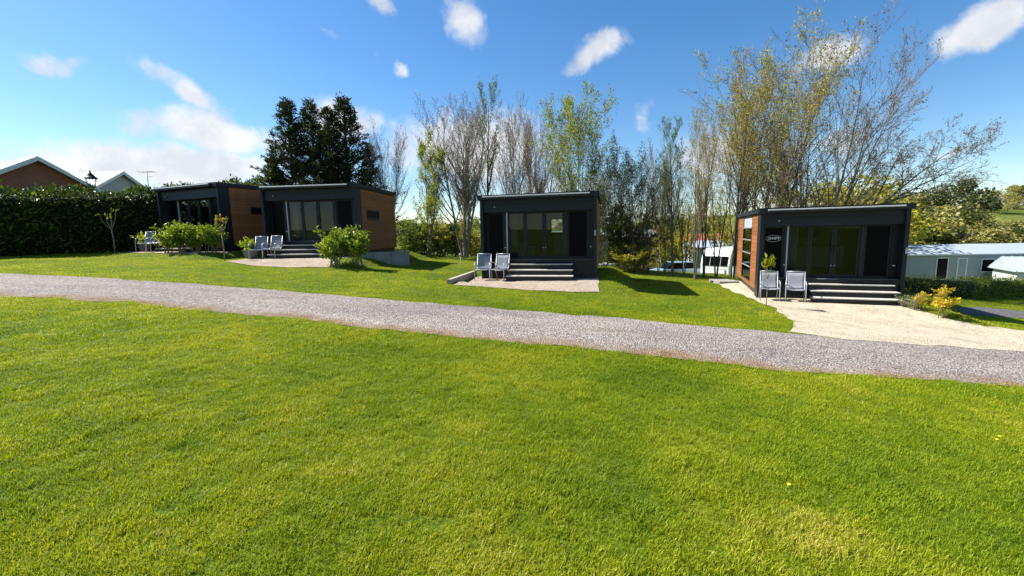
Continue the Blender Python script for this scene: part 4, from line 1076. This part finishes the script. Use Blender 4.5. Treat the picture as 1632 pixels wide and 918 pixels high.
p = at_depth(985, 430, 40.0); make_car(p.x, 40.0, R(170), 'silver car half hidden behind bushes near middle cabin', 'silver')

def static_home(x, y, rz, L, label, lift=0.0):
    r = empty('static_home', (x, y, gz(x, y) + lift), rz); tag(r, label, 'static home')
    w = box('wall', M['sage_cladding'], r, 0, L, 0, 3.6, .35, 2.75)
    n = 16
    for k in range(n): box('board', M['sage_cladding'], w, 0, L, -.016, -.002, .36 + k * .148, .36 + k * .148 + .14)
    box('skirting', M['brick_edge'], r, .05, L - .05, .05, 3.55, -2.2, .35)
    MB().poly([(-.15, -.2, 2.73), (-.15, 3.8, 2.73), (-.15, 1.8, 3.55)], (L + .3, 0, 0)).build('roof', M['pale_roof_and_reflection'], r)
    box('gutter', M['white_paint'], r, -.15, L + .15, -.29, -.202, 2.66, 2.76)
    for (x0, x1, z0, z1, kind) in ((2.6, 3.6, .45, 2.45, 'door'), (6.2, 7.3, 1.1, 2.3, 'window'), (9.4, 10.9, 1.1, 2.3, 'window'), (4.3, 5.1, .5, 2.4, 'panel')):
        if x1 > L: continue
        f = MB().box(x0, x1, -.05, -.018, z0, z0 + .08).box(x0, x1, -.05, -.018, z1 - .08, z1).box(x0, x0 + .08, -.05, -.018, z0 + .08, z1 - .08).box(x1 - .08, x1, -.05, -.018, z0 + .08, z1 - .08).build(kind, M['white_paint'], r)
        box('pane', M['black_panel'] if kind != 'panel' else M['sage_cladding'], f, x0 + .078, x1 - .078, -.034, -.022, z0 + .078, z1 - .078)
    return r
p = at_depth(1440, 430, 38.0); static_home(p.x, 38.0, R(-6), 14.5, 'long pale grey-green static home behind the clipped hedge', at_depth(1540, 388, 40.0).z - 3.55 - gz(p.x, 38.0))
# white gabled building at the right edge
p = at_depth(1622, 430, 33.0); r = empty('white_lodge', (p.x, 33.0, gz(p.x, 33.0)), R(-30)); tag(r, 'white lodge with pale ridged roof at the right edge', 'lodge')
box('wall', M['white_paint'], r, 0, 6, 0, 4, -.3, 2.3)
rf = MB().poly([(-.3, -.3, 2.28), (-.3, 4.3, 2.28), (-.3, 2, 3.35)], (6.6, 0, 0)).build('roof', M['pale_roof_and_reflection'], r)
for k in range(14):
    xk = -.2 + k * .48; MB().poly([(xk, -.30, 2.30), (xk, 2.0, 3.365), (xk, 2.0, 3.40), (xk, -.30, 2.335)], (.05, 0, 0)).build('roof_rib', M['pale_roof_and_reflection'], rf)
f = box('window', M['charcoal_frame'], r, 1.0, 1.7, -.03, -.005, .9, 2.0); box('pane', M['black_panel'], f, 1.06, 1.64, -.045, -.032, .96, 1.94)
f = box('window', M['charcoal_frame'], r, 3.0, 4.2, -.03, -.005, .9, 2.0); box('pane', M['black_panel'], f, 3.06, 4.14, -.045, -.032, .96, 1.94)

def bungalow(x, y, rz, L, D_, he, hr, wallm, roofm, label, over=.35, name='house', hip=0.0):
    """gable house, ridge along local x"""
    r = empty(name, (x, y, gz(x, y)), rz); tag(r, label, 'house')
    MB().poly([(0, 0, -.3), (0, D_, -.3), (0, D_, he), (0, D_ / 2, hr - .12), (0, 0, he)], (L, 0, 0)).build('wall', M[wallm], r)
    sl = (hr - he) / (D_ / 2); t_ = .12
    rf = MB()
    for sgn in (0, 1):
        ya, yb = (-over, D_ / 2) if sgn == 0 else (D_ + over, D_ / 2)
        za = he - sl * over
        rf.poly([(-over + 0, ya, za), (-over + hip, yb, hr), (-over + hip, yb, hr + t_), (-over, ya, za + t_)], (0.0001, 0, 0)) if False else None
        rf.poly([(-over, ya, za), (-over, yb, hr), (-over, yb, hr + t_), (-over, ya, za + t_)], (L + 2 * over, 0, 0))
    rf = rf.build('roof', M[roofm], r)
    for xe in (-over - .05, L + over + .02):
        for ya in (-over, D_ + over):
            za = he - sl * over
            MB().poly([(xe, ya, za - .16), (xe, D_ / 2, hr - .16), (xe, D_ / 2, hr + .10), (xe, ya, za + .10)], (.03, 0, 0)).build('barge_board', M['white_paint'], rf)
    for xx, yy in ((.8, -.02), (L * .55, -.02)):
        f = box('window', M['white_paint'], r, xx, xx + 1.3, -.04, -.004, 1.0, 2.1); box('pane', M['black_panel'], f, xx + .07, xx + 1.23, -.055, -.042, 1.07, 2.03)
    return r, rf
# brick house: the gable end looks towards the track, ridge running off to the left
ap = at_depth(55, 251, 27.5)
ridge = Vector((-.93, .37, 0)).normalized(); gabl = Vector((.37, .93, 0)).normalized()
g0 = gz(ap.x, ap.y); hr = ap.z - g0; Dg = 8.4; he = hr - 2.55
# local x = ridge direction away from the gable, local y along the gable
ang = math.atan2(ridge.y, ridge.x); ly = Vector((-math.sin(ang), math.cos(ang), 0))
org = Vector((ap.x, ap.y, 0)) - ly * (Dg / 2)
bungalow(org.x, org.y, ang, 12, Dg, he, hr, 'brick', 'slate_pale', 'red brick house with white-edged gable rising above the tall hedge')
ap2 = at_depth(140, 274, 36.0); g0 = gz(ap2.x, ap2.y)
ang2 = R(172); ly2 = Vector((-math.sin(ang2), math.cos(ang2), 0)); o2 = Vector((ap2.x + 2.6, ap2.y, 0)) - ly2 * 3.6
bungalow(o2.x, o2.y, ang2, 10, 7.2, ap2.z - g0 - 2.3, ap2.z - g0, 'slate_pale', 'slate_pale', 'pale roofed house showing behind the lantern and brick gable')
# television aerial on a pole behind the hedge
ap3 = at_depth(237, 300, 29.0); g0 = gz(ap3.x, 29.0); top = at_depth(237, 272, 29.0).z - g0
r = empty('television_aerial', (ap3.x, 29.0, g0)); tag(r, 'television aerial on thin pole above the hedge end', 'aerial')
MB().tube([(0, 0, -.2), (0, 0, top)], .025, 6).build('pole', M['silver'], r)
MB().tube([(-.5, 0, top - .08), (.5, 0, top - .08)], .015, 6).build('boom', M['silver'], r)
for k in range(7): MB().tube([(-.45 + k * .15, -.25, top - .08), (-.45 + k * .15, .25, top - .08)], .008, 5).build('element', M['silver'], r)
MB().tube([(-.35, 0, top - .4), (.35, 0, top - .4)], .012, 6).build('crossbar', M['silver'], r)
# Victorian lantern on a post
lp = at_depth(147, 300, 24.5); g0 = gz(lp.x, 24.5); zt = at_depth(147, 272, 24.5).z - g0
r = empty('street_lamp', (lp.x, 24.5, g0)); tag(r, 'black Victorian street lantern showing above the tall hedge', 'lamp')
MB().lathe([(.11, -.2), (.10, .6), (.06, .8), (.045, zt - 1.05), (.07, zt - 1.0), (.05, zt - .95)], 12).build('post', M['lamp_black'], r)
ln_ = MB()
for k in range(6):
    a = k * math.pi / 3; ln_.tube([(.13 * math.cos(a), .13 * math.sin(a), zt - .94), (.27 * math.cos(a), .27 * math.sin(a), zt - .42)], .014, 5)
ln_.lathe([(.14, zt - .96), (.14, zt - .93)], 6)
ln_ = ln_.build('lantern_frame', M['lamp_black'], r)
MB().lathe([(.12, zt - .93), (.255, zt - .43)], 6).build('lantern_glass', M['glass'], ln_)
MB().lathe([(.36, zt - .43), (.30, zt - .38), (.13, zt - .20), (.12, zt - .15), (.06, zt - .12), (.03, zt - .04), (.035, zt - .02), (.005, zt + .05)], 12).build('lantern_hood', M['lamp_black'], r)
# leafless tree behind the houses
tree_px(V_bareB, 172, 270, 40.0, .6, 'small leafless tree between the lantern and the aerial', 1.2, group=None)

# red-roofed homes across the lower site
for (px, y, rz, lab) in ((1010, 70, 4, 'red-roofed home seen through trees behind the blue car'), (1105, 66, -6, 'red-roofed home seen above the white caravan')):
    p = at_depth(px, 420, y); bungalow(p.x - 5, y, R(rz), 11, 6.5, 2.4, 4.2, 'cream_paint', 'red_tile', lab)
p = at_depth(965, 430, 47.0); static_home(p.x - 6, 47.0, R(4), 12, 'pale static home seen through trees right of middle cabin')
p = at_depth(1155, 430, 52.0); static_home(p.x - 4, 52.0, R(-4), 12, 'pale static home seen behind the caravan')

# ------------------------------------------------------------------ far trees and bushes on the hillside
def blob_tree(seed, n, size, leafm):
    rng = np.random.RandomState(seed); P = []
    for k in range(26):
        a = rng.rand() * 6.283; rr = rng.uniform(0, .40); c = np.array([rr * math.cos(a), rr * math.sin(a), rng.uniform(.12, .88)]); s = rng.uniform(.07, .17)
        v = rng.normal(size=(n // 26, 3)); v /= np.linalg.norm(v, axis=1, keepdims=True); P.append(c + v * s * rng.uniform(.5, 1.1, (len(v), 1)) * np.array([1, 1, .8]))
    P = np.concatenate(P); P[:, 2] = np.maximum(P[:, 2], .02); V, F = leaves_np(P, size, rng, 0, .7); cr_ = mesh_np('crown', V, F); cr_.materials.append(M[leafm])
    seg = [[0, 0, -.1, 0, 0, .35, .03, .022]] + [[0, 0, .3, rng.uniform(-.24, .24), rng.uniform(-.24, .24), .66, .016, .005] for _ in range(7)]
    V, F = tubes_np(seg, 5); tr = mesh_np('trunk', V, F, True); tr.materials.append(M['bark_dark']); return [tr, None, cr_]
B = [blob_tree(101, 7000, .030, 'far_green'), blob_tree(102, 7000, .030, 'far_blossom'), blob_tree(103, 7000, .030, 'leaf_olive'), blob_tree(104, 7000, .030, 'leaf_dull')]
FAR = [(1328, 266, 30, 2, 1.25, 'rounded olive-yellow tree above the oval-sign cabin roof'), (1400, 284, 48, 1, 1.2, 'brownish blossom tree behind the leaning blossom branches'),
       (1365, 292, 42, 2, 1.1, 'olive tree just right of the rounded yellow tree'), (1448, 300, 56, 1, 1.3, 'pale blossom tree behind the oval-sign cabin right corner'),
       (1500, 275, 62, 3, .9, 'loose grey-green tree on the skyline above the static home'), (1470, 330, 52, 0, 1.5, 'green bush at the left end of the static home'),
       (1500, 335, 56, 1, 1.6, 'pale bush above the left half of the static home roof'), (1532, 330, 60, 0, 1.5, 'yellow-green bush above the middle of the static home roof'),
       (1560, 345, 58, 1, 1.6, 'pale blossom bush above the static home windows'), (1585, 356, 56, 3, 1.5, 'dark bush above the right part of static home roof'),
       (1610, 352, 58, 3, 1.4, 'dark green bush above the white lodge'), (1540, 312, 95, 1, 1.6, 'blossom bush on the hedge line under the skyline gap'),
       (1575, 302, 140, 1, 1.7, 'blossom tree at the top edge of the far field'), (1605, 292, 150, 1, 1.6, 'pale tree on the hilltop near the right edge'), (1632, 280, 150, 0, 1.6, 'green tree on the hilltop at the right edge'),
       (1480, 312, 80, 0, 1.6, 'yellow-green tree low on the hill right of the oval-sign cabin')]
for (px, yt, y, k, sx, lab) in FAR:
    p = at_depth(px, 400, y); g = gz(p.x, y); top = at_depth(px, yt, y).z
    place_tree(B[k], p.x, y, max(2.0, top - g), px * .37, lab, 'trees on the far hillside', 'tree', sx)
rgx = random.Random(8); VV, FF, MI = [], [], []; wood_m = []
for k in range(26):                                  # the wooded hedge line across the valley, seen only in scraps through the near row
    px = 590 + k * 29 + rgx.uniform(-8, 8); y = rgx.uniform(75, 110); p = at_depth(px, 400, y); g = gz(p.x, y); h_ = max(3, at_depth(px, rgx.uniform(332, 352), y).z - g)
    b_ = B[rgx.choice((0, 3, 2, 1))][2]; co = np.empty(len(b_.vertices) * 3, np.float32); b_.vertices.foreach_get('co', co); co = co.reshape(-1, 3)[:8400] * h_ * np.array([1.3, 1.3, 1])
    n0 = sum(len(v) for v in VV); VV.append(co + np.array([p.x, y, g - .1])); FF.append(np.arange(len(co)).reshape(-1, 4) + n0)
    if b_.materials[0] not in wood_m: wood_m.append(b_.materials[0])
    MI.append(np.full(len(co) // 4, wood_m.index(b_.materials[0]), np.int32))
me = mesh_np('distant_woodland', np.concatenate(VV), np.concatenate(FF))
for m_ in wood_m: me.materials.append(m_)
me.polygons.foreach_set('material_index', np.concatenate(MI))
tag(link('distant_woodland', me), 'distant woodland across the valley glimpsed between the trunks', 'woodland', kind='stuff')

# ------------------------------------------------------------------ lawn flowers
fl_src = None
for (px, py, lab) in ((1257, 787, 'yellow dandelion in the lawn nearest the camera'), (1588, 711, 'yellow dandelion on the lawn near the right edge'), (1592, 706, 'paler dandelion beside the right edge dandelion')):
    a = ground_at(px, py); r = empty('dandelion', (a.x, a.y, gz(a.x, a.y)), px); tag(r, lab, 'flower', 'dandelions on the lawn')
    MB().tube([(0, 0, -.01), (.004, 0, .03), (0, 0, .055)], .002, 5).build('stalk', M['hedge_green'], r)
    MB().lathe([(.003, .052), (.012, .057), (.014, .062), (.009, .066), (.002, .068)], 12).build('flower_head', M['dandelion'], r)

# ------------------------------------------------------------------ grass
def tuft(seed, nb, rad, h, wdt):
    rng = np.random.RandomState(seed); V = []; F = []
    for k in range(nb):
        a = rng.rand() * 6.283; r = rad * math.sqrt(rng.rand()); x, y = r * math.cos(a), r * math.sin(a)
        la = rng.rand() * 6.283; le = rng.uniform(.15, 1.0) * h; hh = h * rng.uniform(.5, 1.1); w = wdt * rng.uniform(.7, 1.3)
        wx, wy = -math.sin(la) * w, math.cos(la) * w; i = len(V)
        dx, dy = math.cos(la), math.sin(la)
        V += [(x - wx, y - wy, -.005), (x + wx, y + wy, -.005), (x + dx * le * .35 + wx * .8, y + dy * le * .35 + wy * .8, hh * .65), (x + dx * le * .35 - wx * .8, y + dy * le * .35 - wy * .8, hh * .65), (x + dx * le, y + dy * le, hh), (x + dx * le, y + dy * le, hh)]
        F += [(i, i + 1, i + 2, i + 3)]
        F += [(i + 3, i + 2, i + 4, i + 4)]
    V = np.array(V); Q = [f for f in F if f[2] != f[3]]; T3 = [f[:3] for f in F if f[2] == f[3]]
    me = bpy.data.meshes.new('grass_tuft'); me.from_pydata([tuple(v) for v in V], [], [tuple(q) for q in Q] + [tuple(q) for q in T3]); me.update(); me.materials.append(M['grass_blade']); return me
tcol = bpy.data.collections.new('grass_tufts')
for k in range(5): tcol.objects.link(bpy.data.objects.new('grass_tuft', tuft(200 + k, 26, .055, .034, .0019)))
tcol2 = bpy.data.collections.new('grass_tufts_far')
for k in range(4): tcol2.objects.link(bpy.data.objects.new('grass_tuft', tuft(300 + k, 22, .12, .036, .0042)))
def scatter(name, label, P, tint, sz, coll, seed):
    rng = np.random.RandomState(seed); n = len(P); me = bpy.data.meshes.new(name); me.vertices.add(n); me.vertices.foreach_set('co', P.astype(np.float32).ravel())
    for nm, val in (('tint', tint), ('size', sz), ('turn', rng.rand(n) * 6.283)):
        at_ = me.attributes.new(nm, 'FLOAT', 'POINT'); at_.data.foreach_set('value', val.astype(np.float32))
    o = link(name, me); tag(o, label, 'grass', kind='stuff')
    ng = bpy.data.node_groups.new(name, 'GeometryNodeTree'); ng.interface.new_socket('Geometry', in_out='INPUT', socket_type='NodeSocketGeometry'); ng.interface.new_socket('Geometry', in_out='OUTPUT', socket_type='NodeSocketGeometry')
    N, Lk = ng.nodes, ng.links; gi = N.new('NodeGroupInput'); go = N.new('NodeGroupOutput')
    ci = N.new('GeometryNodeCollectionInfo'); ci.inputs[0].default_value = coll; ci.inputs['Separate Children'].default_value = True; ci.inputs['Reset Children'].default_value = True
    ip = N.new('GeometryNodeInstanceOnPoints'); ip.inputs['Pick Instance'].default_value = True
    def attr(nm):
        a_ = N.new('GeometryNodeInputNamedAttribute'); a_.data_type = 'FLOAT'; a_.inputs[0].default_value = nm; return a_.outputs[0]
    cx_ = N.new('ShaderNodeCombineXYZ'); Lk.new(attr('turn'), cx_.inputs[2])
    e2r = N.new('FunctionNodeEulerToRotation'); Lk.new(cx_.outputs[0], e2r.inputs[0]); Lk.new(e2r.outputs[0], ip.inputs['Rotation'])
    Lk.new(attr('size'), ip.inputs['Scale']); Lk.new(gi.outputs[0], ip.inputs['Points']); Lk.new(ci.outputs[0], ip.inputs['Instance']); Lk.new(ip.outputs[0], go.inputs[0])
    md = o.modifiers.new('grass', 'NODES'); md.node_group = ng; return o
def lawn_points(n_try, y0, y1, dens, seed, xm=1.32, pad=2.5):
    """random points in front of the camera with a chosen number per square metre at each distance"""
    rng = np.random.RandomState(seed); out = []
    ys = np.arange(y0, y1, .25)
    for yy in ys:
        wx = xm * (yy + .25) + pad; area = .25 * 2 * wx; n = int(area * dens(yy))
        out.append(np.stack([rng.uniform(-wx, wx, n), rng.uniform(yy, yy + .25, n)], -1))
    P = np.concatenate(out)
    rn = _ri(ROAD_NEAR, P[:, 0]); x = P[:, 0]
    keep = (P[:, 1] < e_near(x) + rng.normal(size=len(P)) * .05) | (P[:, 1] > e_far(x) + rng.normal(size=len(P)) * .05)
    for m in MASKS:
        mx_, my_ = m.min(0), m.max(0); bb = (P[:, 0] > mx_[0] - .1) & (P[:, 0] < my_[0] + .1) & (P[:, 1] > mx_[1] - .1) & (P[:, 1] < my_[1] + .1)
        kk = np.zeros(len(P), bool); kk[bb] = inside(P[bb], m); keep &= ~kk
    for c in CABINS:
        a, b = math.cos(c['yaw']), math.sin(c['yaw']); dx, dy = P[:, 0] - c['x'], P[:, 1] - c['y']; u = dx * a - dy * b; v = dx * b + dy * a
        keep &= ~((u > 0) & (u < c['w']) & (v > .1) & (v < c['d']))
    return P[keep]
def lawn_attr(P, seed):
    rng = np.random.RandomState(seed); x, y = P[:, 0], P[:, 1]
    big = fbm(x * .55 + 4, y * .55 + 7, 3); mid = fbm(x * 2.6, y * 2.6, 3); sm = fbm(x * 9, y * 9 + 3, 2)
    tint = .50 + (big - .5) * .75 + (mid - .5) * .55 + (sm - .5) * .25 + rng.normal(size=len(P)) * .10
    # worn straw patch low on the right, yellower ground to the left
    for (px, py, r_, a_) in ((1290, 850, .42, .42), (1310, 870, .25, .25), (1080, 640, .5, .12), (600, 700, .7, .10), (60, 640, 2.2, .10)):
        q = ground_at(px, py); tint += a_ * np.exp(-((x - q.x) ** 2 + ((y - q.y) * 1.3) ** 2) / r_ ** 2) * (.4 + mid * 1.2)
    for (px, py, r_, a_) in ((290, 716, .12, .5), (930, 760, .5, .20), (960, 800, .35, .2), (700, 640, .6, .12)):
        q = ground_at(px, py); tint -= a_ * np.exp(-((x - q.x) ** 2 + (y - q.y) ** 2) / r_ ** 2)
    sz = .66 + .55 * fbm(x * 3.3 + 20, y * 3.3, 2) + .75 * (sm - .5) + rng.normal(size=len(P)) * .12
    return np.clip(tint, 0, 1), np.clip(sz, .5, 1.6)
P = lawn_points(0, .6, 10.0, lambda y: 950 / (1 + (y / 5.0) ** 2), 21)
tn, szv = lawn_attr(P, 5)
scatter('lawn_grass', 'short green lawn grass in front of the gravel track', np.column_stack([P, terrain(P[:, 0], P[:, 1])]), tn, szv, tcol, 1)
P = lawn_points(0, 5.0, 27.0, lambda y: 150 / (1 + (y / 12.0) ** 2), 22, 1.32, 1.5)
tn, szv = lawn_attr(P, 6)
scatter('far_lawn_grass', 'mown lawn grass around the cabins beyond the gravel track', np.column_stack([P, terrain(P[:, 0], P[:, 1])]), np.clip(tn + .03, 0, 1), szv * .95, tcol2, 2)
